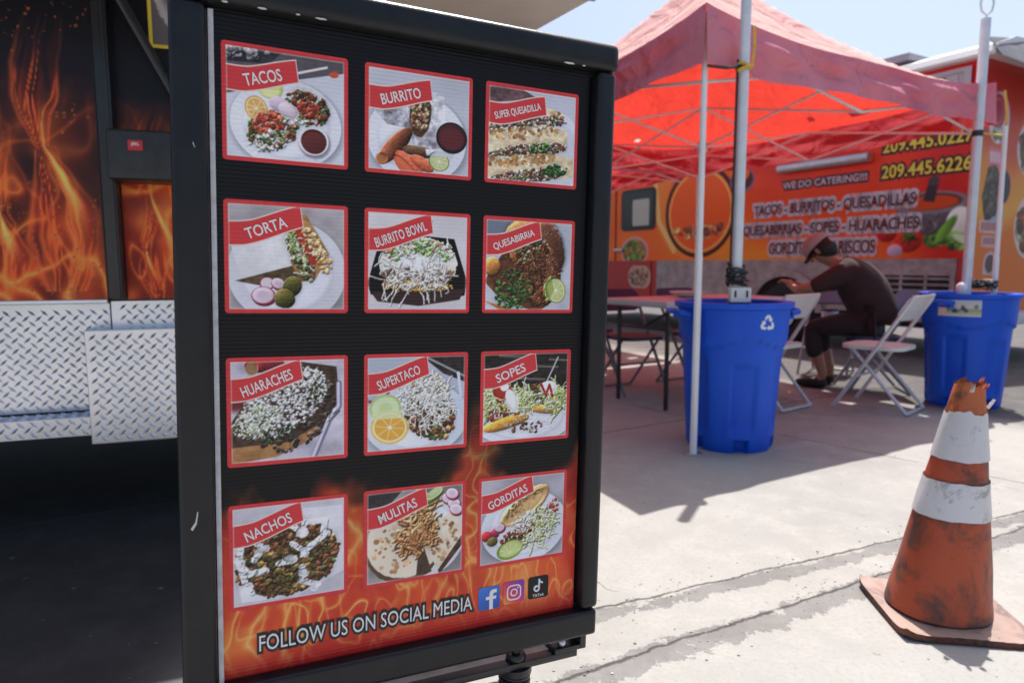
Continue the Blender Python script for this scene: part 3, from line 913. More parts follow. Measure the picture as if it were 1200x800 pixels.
# social icons ---------------------------------------------------------
def icon_plate(name, cx, cz, img):
    return print_mesh(name, img, cx - .0195, cx + .0195, S(cz - .0195), S(cz + .0195), -.0009, M['print_gloss'], sign, corner=.005)
n = 60
gx, gy = np.meshgrid(np.linspace(0, 1, n), np.linspace(0, 1, n))
fb = ramp(gy * .7 + gx * .3, [(0, (74, 128, 214)), (1, (44, 82, 170))])
ic1 = icon_plate('social_icon', .1255, -.4095, fb)
bm = bmesh.new()
fpts = [(.58, -.02), (.58, .42), (.42, .42), (.42, .56), (.58, .56), (.58, .66), (.62, .80), (.74, .86), (.92, .86), (.92, .70), (.80, .70), (.755, .66), (.75, .60), (.75, .56), (.91, .56), (.885, .42), (.75, .42), (.75, -.02)]
prism(bm, [(.106 + p[0] * .039 - .003, S(-.429) + (p[1] + .02) * .0385) for p in fpts], -.0013, -.0010)
obj('letter_mark', bm, M['white_ink'], ic1, smooth=False)
t = np.clip((1 - gy) * .5 + gx * .5, 0, 1)
ig = ramp(t, [(0, (238, 170, 76)), (.3, (228, 84, 86)), (.6, (190, 56, 140)), (1, (110, 62, 186))])
ic2 = icon_plate('social_icon', .171, -.4075, ig)
bm = bmesh.new()
def ring_band(bm, outer, inner, y0, y1):
    n = len(outer)
    for yy, fl in ((y0, 1), (y1, -1)):
        pass
    ao = [bm.verts.new((p[0], y0, p[1])) for p in outer]; ai = [bm.verts.new((p[0], y0, p[1])) for p in inner]
    for i in range(n):
        j = (i + 1) % n
        bm.faces.new((ao[i], ao[j], ai[j], ai[i]))
icx, icz = .171, S(-.4075)
ring_band(bm, rrect(icx, icz, .027, .027, .0085), rrect(icx, icz, .0222, .0222, .0065), -.0014, 0)
circ = lambda cx, cz, r, n=28: [(cx + r * math.cos(2 * PI * k / n), cz + r * math.sin(2 * PI * k / n)) for k in range(n)]
ring_band(bm, circ(icx, icz, .0068), circ(icx, icz, .0045), -.0014, 0)
bm.faces.new([bm.verts.new((p[0], -.0014, p[1])) for p in circ(icx + .0072, icz + .0072, .0015, 12)])
obj('camera_mark', bm, M['white_ink'], ic2, smooth=False)
ic3 = icon_plate('social_icon', .2175, -.4065, np.ones((n, n, 3)) * np.array((18, 17, 20.)))
def note_mark(dx, dz, y, m):
    bm = bmesh.new()
    cx, cz = .2165 + dx, S(-.4045) + dz
    ring_band(bm, circ(cx - .0022, cz - .004, .0058), circ(cx - .0022, cz - .004, .003), y, 0)
    prism(bm, [(cx + .0010, cz - .004), (cx + .0036, cz - .004), (cx + .0036, cz + .0125), (cx + .0010, cz + .0125)], y, y + .0001)
    prism(bm, [(cx + .0036, cz + .0125), (cx + .0044, cz + .0095), (cx + .0064, cz + .0075), (cx + .0092, cz + .0068), (cx + .0092, cz + .0040), (cx + .0062, cz + .0048), (cx + .0037, cz + .0062)], y, y + .0001)
    obj('note_mark', bm, m, ic3, smooth=False)
note_mark(-.0007, .0006, -.0012, M['cyan_ink']); note_mark(.0007, -.0006, -.0014, M['red_ink']); note_mark(0, 0, -.0016, M['white_ink'])
obj('icon_lettering', text_bm('TikTok', .022, .0048, .2175, S(-.4205), -.0014, ext=.0001), M['white_ink'], ic3, smooth=False)

# frame ------------------------------------------------------------------
def side_post(x0, x1):
    bm = bmesh.new()
    box(bm, ((x0 + x1) / 2, .004, S((-.456 + .4635) / 2)), (x1 - x0, .050, .9185), bev=.011, seg=4)
    return bm
obj('side_post', side_post(-.336, -.2915), M['black_frame'], sign)
obj('side_post', side_post(.2935, .3285), M['black_frame'], sign)
bm = bmesh.new(); box(bm, (-.0035, .004, S(.486)), (.671, .056, .044), bev=.014, seg=4); obj('top_rail', bm, M['black_frame'], sign)
bm = bmesh.new(); box(bm, (-.0045, .004, S(-.481)), (.661, .051, .046), bev=.008, seg=4); obj('bottom_rail', bm, M['black_frame'], sign)
bm = bmesh.new(); box(bm, (0, .012, S(.003)), (.590, .006, .925)); obj('backing_board', bm, M['black_metal'], sign, smooth=False)
bm = bmesh.new()
box(bm, (-.2865, -.004, S(.0)), (.0065, .004, .918))
obj('edge_strip', bm, M['white_strip'], sign, smooth=False)
def chip(poly, y0, y1):
    b_ = bmesh.new(); prism(b_, poly, y0, y1); obj('paint_chip', b_, M['chip'], sign, smooth=False)
for (x, z, w, h) in [(-.30, .464, .010, .0012), (-.27, .4645, .008, .0012), (-.225, .4642, .012, .0013), (-.18, .4645, .006, .001), (-.15, .4642, .016, .0012), (.235, .4640, .02, .0016), (.262, .464, .006, .001)]:
    chip([(x - w / 2, S(z)), (x - w * .1, S(z - h)), (x + w / 2, S(z - h * .3)), (x + w * .3, S(z + h)), (x - w * .3, S(z + h * .8))], -.0247, -.0235)
for (x, z, w, h) in [(-.3335, -.17, .0016, .02), (-.3335, -.205, .0014, .014), (-.3338, .03, .001, .012), (-.3336, -.26, .001, .03), (.30, -.43, .002, .003), (.318, .31, .002, .002)]:
    chip([(x - w / 2, S(z - h / 2)), (x + w * .6, S(z - h * .2)), (x + w * .3, S(z + h / 2)), (x - w / 2, S(z + h * .3))], -.0150, -.0135)
chip([(-.322, S(-.222)), (-.316, S(-.213)), (-.3135, S(-.199)), (-.3122, S(-.2)), (-.3145, S(-.216)), (-.3195, S(-.2245))], -.0222, -.0208)
chip([(-.3105, S(.2855)), (-.3085, S(.2795)), (-.3078, S(.2797)), (-.3097, S(.286))], -.0222, -.0208)

# swinging stand ---------------------------------------------------------
bm = bmesh.new(); box(bm, (.0, .022, S(-.5435)), (.60, .046, .012), bev=.0015); obj('support_bar', bm, M['black_metal'], sign)
def bracket(sx):
    bm = bmesh.new()
    box(bm, (sx * .3115, .020, S(-.5205)), (.012, .044, .034), bev=.002)
    box(bm, (sx * .281, .020, S(-.5335)), (.052, .042, .009), bev=.0015)
    return bm
for s_ in (-1, 1):
    obj('bracket', bracket(s_), M['black_metal'], sign)
    bm = bmesh.new(); lathe(bm, [(.0001, .012), (.0055, .0115), (.008, .009), (.0085, .004), (.0085, 0)], 14, (s_ * .275, .012, S(-.529))); obj('bolt', bm, M['bolt'], sign)
for s_ in (-1, 1):
    cx_ = .187 * s_
    bm = bmesh.new()
    pts = []
    for k in range(16 * 14):
        a = 2 * PI * k / 16
        pts.append((cx_ + .0245 * math.cos(a), .022 + .0245 * math.sin(a), S(-.560) - .0093 * k / 16))
    tube(bm, pts, .0042, 8); sp_ = obj('spring', bm, M['black_metal'], sign)
    bm = bmesh.new(); lathe(bm, [(.0001, .020), (.006, .020), (.0075, .018), (.0075, .010), (.015, .010), (.0175, .006), (.0175, 0)], 18, (cx_, .018, S(-.5373))); obj('spring_bolt', bm, M['black_metal'], sign)
    bm = bmesh.new(); lathe(bm, [(.03, 0), (.03, -.012), (.006, -.012)], 24, (cx_, .022, S(-.5498)), caps=(True, False)); obj('spring_cap', bm, M['black_metal'], sign)
bm = bmesh.new()
box(bm, (0, .02, .09), (.56, .40, .17), bev=.05, seg=4)
obj('ballast_base', bm, mat('black_plastic', (.02, .02, .022), .5, bump=.2, bscale=300), sign)

# ================================================================== THE BLACK FOOD TRUCK (left, behind the sign)
M['galv'] = mat('polished_aluminium', (.70, .72, .78), .25, .92, col2=(.64, .66, .71), scale=5, rvar=.08)
M['galv_rough'] = mat('brushed_aluminium', (.62, .62, .64), .42, .9, col2=(.5, .5, .52), scale=9)
M['truck_black'] = mat('gloss_black_paint', (.012, .014, .02), .28, col2=(.02, .02, .026), scale=6)
M['under'] = mat('underbody', (.012, .011, .011), .9)
M['rubber'] = mat('tyre_rubber', (.018, .018, .019), .8, bump=.3, bscale=120)
M['awning_in'] = mat('awning_inside', (.80, .72, .62), .6, col2=(.70, .62, .53), scale=3)
M['awning_edge'] = mat('awning_edge', (.55, .54, .52), .4, .3)
M['chrome'] = mat('galvanised_rim', (.5, .5, .5), .3, 1)

BT = thing('food_truck', 'black food truck wrapped in orange flames with diamond plate skirt', 'food truck', (-1.608, 2.576, 0), R(20))
# the skirt hangs 0.33 m clear of the ground
u0, u1, dep = -4.6, 1.80, 2.3
ZS, ZP, ZR = .325, .87, 2.85
bm = bmesh.new()
prism(bm, [(u0, .40), (u1, .40), (u1, ZR), (u0, ZR)], .05, dep)
obj('body', bm, M['truck_black'], BT, smooth=False)
bm = bmesh.new()
box(bm, ((u0 + u1) / 2, dep / 2, ZR + .05), (u1 - u0 + .06, dep + .06, .08), bev=.03)
obj('roof', bm, M['awning_edge'], BT)
bm = bmesh.new(); box(bm, ((u0 + u1) / 2, dep / 2, .36), (u1 - u0 - .2, dep - .5, .07)); obj('chassis', bm, M['under'], BT, smooth=False)
for (x, y) in ((-3.4, .22), (-3.4, dep - .2), (1.1, .32), (1.1, dep - .2)):
    bm = bmesh.new()
    prof = [(.0, -.11), (.20, -.11), (.20, -.09), (.33, -.10), (.375, -.07), (.375, .07), (.33, .10), (.20, .09), (.20, .11), (.0, .11)]
    lathe(bm, [(max(r, .001), z) for r, z in prof], 32)
    for v_ in bm.verts: v_.co = Vector((v_.co.x + x, v_.co.z + y, v_.co.y + .376))
    obj('wheel', bm, M['rubber'], BT)

def flame_panel(x0, x1, z0, z1, px, seed, style):
    w = int((x1 - x0) / px); h = int((z1 - z0) / px)
    X, Z = np.meshgrid(np.linspace(x0, x1, w), np.linspace(z1, z0, h))
    rng = np.random.default_rng(seed)
    warp = (fbm(X * 2.6, Z * 2.0, seed, 4) - .5)
    body, f1, f2 = flame_fields(X * 1.0 + warp * .25, Z * 1.0, seed, 3.4, 1.5)
    hgt = (Z - ZP)
    env = np.clip(1.24 - hgt * 1.15, 0, 1.0)
    bgc = ramp((Z - .9) / 1.2, [(0, (34, 14, 16)), (.35, (18, 14, 26)), (1, (7, 13, 32))])
    smoke = np.clip((fbm(X * 2.1 + warp, Z * 1.5, seed + 2, 5) - .42) * 2.2, 0, 1) * env
    im = bgc * (1 - smoke[..., None] * .75) + np.array((166, 46, 24.)) * smoke[..., None] * .75
    # nested, strongly warped ridge lines: the sheets of flame seen edge-on
    for k, (sx_, sz_, wp, thin, gain) in enumerate(((1.8, .8, 1.4, 2.6, .22), (2.6, 1.0, 1.6, 4.5, .6), (4.4, 1.7, 1.9, 6, .8), (8.0, 3.0, 2.2, 6, .6), (13., 5.0, 2.2, 6, .4))):
        wx = (fbm(X * 2.4 + k, Z * 1.9, seed + 7 * k, 4) - .5) * wp; wz = (fbm(X * 2.0 + 5, Z * 1.7 + k, seed + 7 * k + 3, 4) - .5) * wp
        nn_ = vnoise(X * sx_ + wx * 1.7, Z * sz_ + wz * 1.2, seed + 11 * k)
        rd = np.clip(1 - np.abs(2 * nn_ - 1) * thin, 0, 1)
        soft = np.clip(1 - np.abs(2 * nn_ - 1) * thin * .35, 0, 1)
        amt = np.clip(env * 1.35 - .15 + (smoke - .4) * .8, 0, 1) * gain
        im = im * (1 - (soft * amt)[..., None] * .55) + np.array((198, 66, 26.)) * (soft * amt)[..., None] * .55
        l = (rd ** 1.5 * amt)[..., None]
        im = im * (1 - l * .8) + np.array((250, 136, 58.)) * l * .8
        h_ = (rd ** 4 * amt * np.clip(env * 1.3 - .35, 0, 1))[..., None]
        im = im * (1 - h_) + np.array((255, 206, 120.)) * h_
    # twisting tongues with a bright spine, drawn as streaks that follow the twist
    for (cx, zt, zb, wid, ph, amp) in style:
        t = np.clip((Z - zb) / (zt - zb), 0, 1)
        on = ((Z > zb) & (Z < zt))
        xc = cx + amp * np.sin(t * 6.2 + ph) * (.3 + t * .5) + warp * .16
        wd = wid * (.16 + 1.0 * np.abs(np.sin(t * 2.2 * PI * .75 + .5)) * (1 - t * .55))
        e = (X - xc) / wd
        st = fbm(e * 3.2 + t * 1.5, t * 3.5, seed + 3, 4)
        inside = np.clip((1.05 - np.abs(e)) * 2.2, 0, 1) * on * np.clip((1 - t) * 4, 0, 1)
        a = (inside * np.clip((st - .36) * 2.6, 0, 1))[..., None]
        im = im * (1 - a * .62) + np.array((186, 64, 32.)) * a * .62
        fl_ = np.clip(1 - np.abs(2 * fbm(e * 2.6 + 4, t * 2.2, seed + 6, 3) - 1) * 7, 0, 1) * inside
        rim = np.exp(-((np.abs(e) - .92) / .10) ** 2) * on * np.clip((1 - t) * 4, 0, 1) * np.clip(.25 + fbm(X * 9, Z * 4, seed + 4, 3), 0, 1)
        l = np.clip(fl_ * .7 + rim * .6, 0, .9)[..., None]
        im = im * (1 - l) + np.array((246, 128, 66.)) * l
        sp = (np.exp(-((e - .42) / .20) ** 2) * np.exp(-((t - .42) / .16) ** 2))[..., None]
        im = im * (1 - sp * .9) + np.array((255, 196, 112.)) * sp * .9
    im = np.clip((im / 255) ** 1.25 * 255 * 1.38, 0, 255)
    # sparks
    for k in range(int(1500 * (x1 - x0))):
        x = rng.uniform(x0, x1); z = z0 + (z1 - z0) * rng.random() ** 1.25 * .85
        i = int((x - x0) / px); j = int((z1 - z) / px); r = int(rng.integers(1, 3)); 
        if fbm(np.array([x * 4.]), np.array([z * 4.]), seed + 31, 3)[0] < .52: continue
        q = (slice(max(j, 0), j + r), slice(max(i, 0), i + max(1, r - rng.integers(0, 2))))
        im[q] = im[q] * .35 + np.array((236, 128, 74.)) * .65 * rng.uniform(.5, 1)
    return im

im = flame_panel(-1.7, .075, ZP, 2.5, .0046, 8, [(-.07, 1.92, .90, .115, .6, .10), (-.235, 1.46, .9, .07, .2, .04), (-.5, 1.9, .9, .14, 2.0, .1), (-1.1, 1.8, .9, .2, 3.0, .1)])
p_ = print_mesh('flame_panel', im, -1.7, .075, ZP, 2.5, -.012, M['print_gloss'], BT)
bm = bmesh.new(); prism(bm, [(-1.7, ZP), (.078, ZP), (.078, 2.5), (-1.7, 2.5)], -.010, .05); obj('panel_edge', bm, M['truck_black'], BT, smooth=False)
im = flame_panel(.135, 1.0, .865, 2.5, .0046, 23, [(.26, 1.62, .9, .09, .5, .06), (.6, 1.9, .9, .14, 2.0, .1), (.22, 1.25, .86, .05, 2.2, .05)])
print_mesh('flame_panel', im, .135, 1.0, .865, 2.5, .046, M['print_gloss'], BT)
for (a, b, sd_) in ((u0 + .01, -1.75, 41), (1.02, u1 - .01, 52)):
    im = flame_panel(a, b, ZP, 2.5, .012, sd_, [(a + .5, 1.9, .95, .16, 1.2, .10), (b - .4, 1.9, .95, .16, 1.2, .10)])
    print_mesh('flame_panel', im, a, b, ZP, 2.5, .044, M['print_gloss'], BT)

# black corner post between the panels
bm = bmesh.new()
box(bm, (.1065, .010, 1.62), (.05, .07, 1.50), bev=.006)
box(bm, (.117, -.027, 1.62), (.012, .008, 1.50), bev=.002)
obj('corner_post', bm, M['truck_black'], BT)

# speaker bar
bm = bmesh.new(); box(bm, (.45, -.03, 1.397), (.66, .16, .18), bev=.012, seg=3); spk = obj('speaker', bm, M['black_metal'], BT)
bm = bmesh.new(); prism(bm, rrect(.214, 1.43, .048, .036, .003), -.1135, -.108); bdg = obj('speaker_badge', bm, M['red_ink'], spk, smooth=False)
obj('badge_lettering', text_bm('JBL', .03, .014, .214, 1.433, -.1140, ext=.0003), M['white_ink'], spk, smooth=False)

# strut of the serving hatch, and the framed picture behind it
bm = bmesh.new(); tube(bm, [(.075, -.06, 2.17), (.39, -.03, 1.54)], .0185, 10); obj('hatch_strut', bm, M['truck_black'], BT)
bm = bmesh.new()
ring_band(bm, rrect(.46, 2.07, .40, .50, .004), rrect(.46, 2.07, .375, .475, .003), .0405, 0)
c = Cv(90, 115, (104, 102, 110)); c.ell(.36, .62, .36, .56, (190, 188, 196), rag=.05); c.ell(.34, .6, .27, .44, (120, 118, 126), soft=.2); c.blobs(50, (.4, .6, .2, .3), (.02, .05), [(160, 158, 160), (90, 84, 80), (120, 90, 70)])
pm = print_mesh('menu_picture', c.a, .272, .648, 1.832, 2.308, .042, M['print_gloss'], BT)
obj('picture_border', bm, M['yellow_ink'], pm, smooth=False)

# diamond plate: raised lozenges in the metal
def tread(bm, x0, x1, z0, z1, y, pitch=.040, ln=.018, wd=.0056, hgt=.0048, flat=None, ph=0):
    """alternating lozenges, y is the plate face (facing -y); flat=(...) lays the plate horizontal at z=y"""
    i = 0
    nz = int((z1 - z0) / (pitch * .5)) + 1
    for a in range(nz):
        z = z0 + pitch * .5 * (a + .5)
        for b in range(int((x1 - x0) / pitch) + 2):
            x = x0 + pitch * (b + (.5 if a % 2 else 0)) + ph
            if not (x0 + .008 < x < x1 - .008 and z0 + .006 < z < z1 - .006): continue
            s = 1 if (a % 2) else -1
            dx, dz = math.cos(R(42)) * ln, math.sin(R(42)) * ln * s
            nx, nz_ = -dz / ln * wd, dx / ln * wd
            P = [(x - dx, z - dz, 0), (x + nx, z + nz_, 0), (x + dx, z + dz, 0), (x - nx, z - nz_, 0)]
            T = [(x - dx * .55, z - dz * .55, hgt), (x + dx * .55, z + dz * .55, hgt)]
            if flat is None:
                f = lambda p: bm.verts.new((p[0], y - p[2], p[1]))
            else:
                f = lambda p: bm.verts.new((p[0], p[1], y + p[2]))
            p = [f(q) for q in P]; t = [f(q) for q in T]
            bm.faces.new((p[0], p[1], t[0])); bm.faces.new((p[1], t[1], t[0])); bm.faces.new((p[1], p[2], t[1]))
            bm.faces.new((p[2], p[3], t[1])); bm.faces.new((p[3], t[0], t[1])); bm.faces.new((p[3], p[0], t[0]))

bm = bmesh.new()
xl = -2.2
box(bm, ((xl + .075) / 2, .03, (.445 + .852) / 2), (.075 - xl, .03, .407))
tread(bm, max(xl, -.9), .07, .45, .845, .015)
box(bm, ((xl + .075) / 2, .012, .861), (.075 - xl, .052, .016), bev=.003)
obj('skirt_plate', bm, M['galv'], BT, smooth=False)
bm = bmesh.new()
box(bm, ((xl + .03) / 2, -.04, .435), (.03 - xl, .11, .008))
box(bm, ((xl + .03) / 2, -.097, .405), (.03 - xl, .006, .068))
tread(bm, -.9, .025, .374, .436, -.1, ph=.01)
tread(bm, -.9, .025, -.094, .012, .439, flat=1)
box(bm, ((xl + .03) / 2, -.06, .372), (.03 - xl, .07, .005))
obj('step', bm, M['galv'], BT, smooth=False)
bm = bmesh.new()
box(bm, (.235, -.045, .548), (.45, .13, .43), bev=.006, seg=3)
tread(bm, .015, .455, .345, .755, -.1105)
obj('corner_box', bm, M['galv'], BT, smooth=False)
bm = bmesh.new()
box(bm, (.50, .032, .81), (.84, .03, .10))
tread(bm, .10, .9, .768, .855, .017)
obj('trim_plate', bm, M['galv'], BT, smooth=False)
bm = bmesh.new(); box(bm, (1.08, .02, .62), (1.22, .03, .42)); tread(bm, .5, 1.68, .42, .82, .005); obj('skirt_plate', bm, M['galv'], BT, smooth=False)
bm = bmesh.new(); box(bm, (.34, .10, .29), (.035, .035, .20), bev=.004); obj('stabiliser_leg', bm, mat('weathered_wood', (.22, .13, .07), .8, col2=(.12, .07, .04), scale=20), BT)

# the raised serving hatch: its free corner stands out over the sign
Minv = (Matrix.Translation((-1.608, 2.576, 0)) @ Matrix.Rotation(R(20), 4, 'Z')).inverted()
tip = Minv @ Vector((.345, 2.60, 1.985))
bm = bmesh.new()
hx0, hx1 = -2.6, tip.x
zr = 2.06
Pn = [(hx0, tip.y, tip.z), (hx1, tip.y, tip.z), (hx1, .045, zr), (hx0, .045, zr)]
a = [bm.verts.new(p) for p in Pn]; b = [bm.verts.new((p[0], p[1], p[2] + .035)) for p in Pn]
bm.faces.new(a[::-1]).material_index = 0
bm.faces.new(b).material_index = 1
for i in range(4):
    bm.faces.new((a[i], a[(i + 1) % 4], b[(i + 1) % 4], b[i])).material_index = 1
ht = obj('serving_hatch', bm, [M['awning_in'], M['awning_edge']], BT, smooth=False)
bm = bmesh.new(); box(bm, ((hx0 + hx1) / 2, tip.y + .05, tip.z - .004), (hx1 - hx0 - .02, .07, .012)); obj('hatch_rail', bm, M['awning_edge'], ht, smooth=False)

# ================================================================== THE ORANGE FOOD TRUCK
OT = thing('food_truck', 'red and orange food truck lettered with tacos and burritos parked behind the red canopy', 'food truck', (4.575, 6.83, 0), R(-60))
OL = 7.6                        # length; local x runs from the front (-OL) to the rear corner (0)
ZB0, ZT0 = .34, 2.98
M['truck_red'] = mat('red_truck_paint', (.50, .035, .03), .35, col2=(.40, .03, .028), scale=3)
M['orange_side'] = M['print_gloss']
# painted side
w, h = 620, 157
X, Z = np.meshgrid(np.linspace(-OL, 0, w), np.linspace(ZT0, 1.06, h))
t = (Z - 1.06) / 1.75 + (fbm(X * .7, Z * .9, 4, 3) - .5) * .9 + (X + 2.4) * .05
im = ramp(t, [(-.2, (236, 140, 50)), (.0, (236, 140, 50)), (.22, (222, 96, 40)), (.5, (214, 76, 38)), (.75, (204, 56, 36)), (1.1, (182, 38, 36))])
sw_ = fbm(X * .5 + Z * .9, Z * 1.6 - X * .25, 9, 3)
k = (np.clip((sw_ - .5) * 9, 0, 1) * .35)[..., None]
im = im * (1 - k) + np.array((226, 92, 44.)) * k
k = np.clip((-X - 4.1) / .6, 0, 1)[..., None]
im = im * (1 - k * .6) + np.array((226, 98, 44.)) * k * .6
k = (np.exp(-((X + .25) / .35) ** 2) * .75)[..., None]
im = im * (1 - k) + np.array((176, 26, 34.)) * k
cv = Cv(w, h, (0, 0, 0)); cv.a = im.copy(); cv.rng = np.random.default_rng(3)
def cx(x): return (x + OL) / OL
def cz(z): return (ZT0 - z) / OL
sc = 1 / OL
# stone bowl with salsa, tomatoes and greens
cv.ell(cx(-.45), cz(1.52), .36 * sc, .22 * sc, (104, 92, 96), rag=.03, dome=.3)
cv.blobs(40, (cx(-.45), cz(1.47), .3 * sc, .12 * sc), (.001, .003), [(130, 118, 120), (80, 70, 74)], dome=.05)
cv.ell(cx(-.45), cz(1.64), .375 * sc, .115 * sc, (132, 118, 120), rag=.02); cv.ell(cx(-.455), cz(1.645), .31 * sc, .085 * sc, (54, 36, 36)); cv.ell(cx(-.46), cz(1.64), .285 * sc, .075 * sc, (190, 74, 36), rag=.05)
cv.poly([(cx(-.53), cz(1.66)), (cx(-.41), cz(1.64)), (cx(-.38), cz(1.84)), (cx(-.48), cz(1.86))], (58, 46, 50)); cv.ell(cx(-.43), cz(1.86), .06 * sc, .05 * sc, (74, 62, 66))
cv.blobs(60, (cx(-.24), cz(1.25), .22 * sc, .08 * sc), (.003, .008), GREENS + [(120, 160, 70), (150, 186, 96)])
cv.ell(cx(-.15), cz(1.43), .13 * sc, .15 * sc, (226, 222, 206), dome=.15); cv.ell(cx(-.12), cz(1.26), .19 * sc, .055 * sc, (120, 160, 80), 20, dome=.3); cv.ell(cx(-.08), cz(1.24), .15 * sc, .04 * sc, (206, 218, 180), 25)
cv.ell(cx(-.28), cz(1.36), .16 * sc, .05 * sc, (104, 150, 60), -55, dome=.3)
cv.ell(cx(-.90), cz(1.36), .125 * sc, .115 * sc, (188, 36, 32), dome=.4); cv.ell(cx(-.93), cz(1.39), .04 * sc, .02 * sc, (230, 180, 170), 20)
cv.ell(cx(-.66), cz(1.26), .15 * sc, .13 * sc, (196, 46, 34), dome=.4); cv.shreds(9, (cx(-.66), cz(1.31), .03 * sc, .02 * sc), (.006, .012), .0026, [(70, 110, 40)])
cv.ell(cx(-.80), cz(1.15), .085 * sc, .07 * sc, (196, 160, 176), dome=.2)
# round emblem towards the front of the truck
ex, ez = -3.72, 1.76
cv.ell(cx(ex - .1), cz(ez + .2), .86 * sc, .84 * sc, (232, 156, 66), alpha=.6, soft=.15)
cv.ell(cx(ex), cz(ez + .12), .66 * sc, .72 * sc, (222, 96, 42), soft=.08)
cv.ell(cx(ex), cz(ez), .70 * sc, .66 * sc, (60, 26, 26), ring=.09)
cv.ell(cx(ex), cz(ez), .62 * sc, .58 * sc, (240, 176, 92), ring=.05)
cv.line([(cx(ex - .95), cz(ez + .5)), (cx(ex - .85), cz(ez - .1)), (cx(ex - .5), cz(ez - .55))], .012, (236, 190, 120))
cv.blobs(40, (cx(ex), cz(ez - .28), .5 * sc, .09 * sc), (.004, .011), [(80, 40, 40), (120, 60, 50), (236, 190, 120), (206, 120, 70)], asp=(.4, .8))
cv.ell(cx(-2.95), cz(2.12), .21 * sc, .16 * sc, (120, 100, 120)); cv.ell(cx(-2.95), cz(2.13), .18 * sc, .13 * sc, (74, 30, 30)); cv.ell(cx(-2.95), cz(2.2), .12 * sc, .08 * sc, (220, 110, 50))
# oval food pictures on the cab door
for (x, z, rx, rz, cl) in ((-5.14, 1.21, .34, .24, [(90, 130, 60), (150, 176, 90), (176, 120, 70), (120, 60, 40)]), (-4.92, .80, .36, .20, [(200, 150, 110), (120, 70, 50), (190, 130, 140), (90, 60, 50)])):
    if z > 1.1:
        cv.ell(cx(x), cz(z), rx * sc, rz * sc, (212, 160, 150)); cv.ell(cx(x), cz(z), rx * .88 * sc, rz * .86 * sc, (150, 110, 90))
        cv.blobs(60, (cx(x), cz(z), rx * .7 * sc, rz * .7 * sc), (.003, .009), cl)
gv = cv.a.mean(-1, keepdims=True)
side = print_mesh('side_panel', np.clip((gv + (cv.a - gv) * 1.12) * 1.08, 0, 255), -OL, 0, 1.06, ZT0, 0, M['orange_side'], OT)
bm = bmesh.new(); prism(bm, [(-OL, ZB0 + .1), (-.002, ZB0 + .1), (-.002, ZT0), (-OL, ZT0)], .004, 2.25); obj('body', bm, M['truck_red'], OT, smooth=False)

# rear face, orange with round food pictures
w, h = 200, 226
X, Z = np.meshgrid(np.linspace(0, 2.25, w), np.linspace(ZT0, .44, h))
t = (2.8 - Z) / 1.5 + (fbm(X * 1.4, Z * 1.2, 8, 3) - .5) * .6 + X * .1
im = ramp(t, [(0, (196, 56, 50)), (.35, (206, 66, 46)), (.55, (232, 140, 50)), (.8, (238, 166, 58)), (1.0, (226, 116, 46)), (1.4, (206, 78, 44))])
cr = Cv(w, h, (0, 0, 0)); cr.a = im; cr.rng = np.random.default_rng(9)
def rx_(x): return x / 2.25
def rz_(z): return (ZT0 - z) / 2.25
q = 1 / 2.25
cr.ell(rx_(.30), rz_(2.44), .20 * q, .25 * q, (226, 200, 206)); cr.ell(rx_(.27), rz_(2.50), .14 * q, .17 * q, (176, 66, 84)); cr.ell(rx_(.27), rz_(2.50), .11 * q, .13 * q, (196, 110, 116), ring=.2)
cr.blobs(16, (rx_(.32), rz_(2.28), .12 * q, .05 * q), (.01, .025), [(236, 230, 226), (90, 120, 60), (206, 196, 196)])
cr.poly([(rx_(.16), rz_(2.16)), (rx_(.46), rz_(2.14)), (rx_(.46), rz_(1.96)), (rx_(.16), rz_(1.98))], (222, 120, 136))
for k in range(5): cr.line([(rx_(.19 + k * .05), rz_(2.10)), (rx_(.21 + k * .05), rz_(2.02))], .014, (240, 210, 216))
cr.ell(rx_(.50), rz_(1.78), .12 * q, .16 * q, (50, 40, 70)); cr.ell(rx_(.27), rz_(1.68), .17 * q, .30 * q, (60, 56, 60), rag=.06); cr.ell(rx_(.36), rz_(1.52), .16 * q, .14 * q, (150, 170, 196), soft=.3)
cr.blobs(50, (rx_(.25), rz_(1.7), .12 * q, .25 * q), (.012, .03), [(40, 36, 40), (90, 80, 74), (60, 64, 50), (120, 100, 90)])
for (a, b, z0_, z1_) in ((.08, .52, 1.44, 1.32), (.14, .46, 1.29, 1.18)):
    cr.poly([(rx_(a), rz_(z0_)), (rx_(b), rz_(z0_ - .01)), (rx_(b), rz_(z1_ - .01)), (rx_(a), rz_(z1_))], (216, 186, 186))
    for k in range(7): cr.line([(rx_(a + .05 + k * .05), rz_(z0_ - .03)), (rx_(a + .05 + k * .05), rz_(z1_ + .03))], .012, (150, 40, 56))
cr.poly([(rx_(.20), rz_(.90)), (rx_(.46), rz_(.90)), (rx_(.46), rz_(1.02)), (rx_(.43), rz_(1.10)), (rx_(.33), rz_(1.14)), (rx_(.23), rz_(1.10)), (rx_(.20), rz_(1.02))], (206, 180, 186)); cr.ell(rx_(.33), rz_(1.01), .09 * q, .09 * q, (96, 70, 74), rag=.08)
for (x, y, r_) in ((1.0, 2.2, .3), (1.7, 2.1, .3), (1.1, 1.4, .34), (1.75, 1.3, .3)):
    cr.ell(rx_(x), rz_(y), r_ * q, r_ * q, (226, 200, 196)); cr.blobs(60, (rx_(x), rz_(y), r_ * .8 * q, r_ * .8 * q), (.012, .04), MEAT + GREENS + RED + CHEESE)
rear_im = cr.a
me_o = print_mesh('rear_panel', rear_im, 0, 2.25, .44, ZT0, 0, M['orange_side'], OT)
for v_ in me_o.data.vertices: v_.co = Vector((.003 - v_.co.y, v_.co.x + .002, v_.co.z))
bm = bmesh.new()
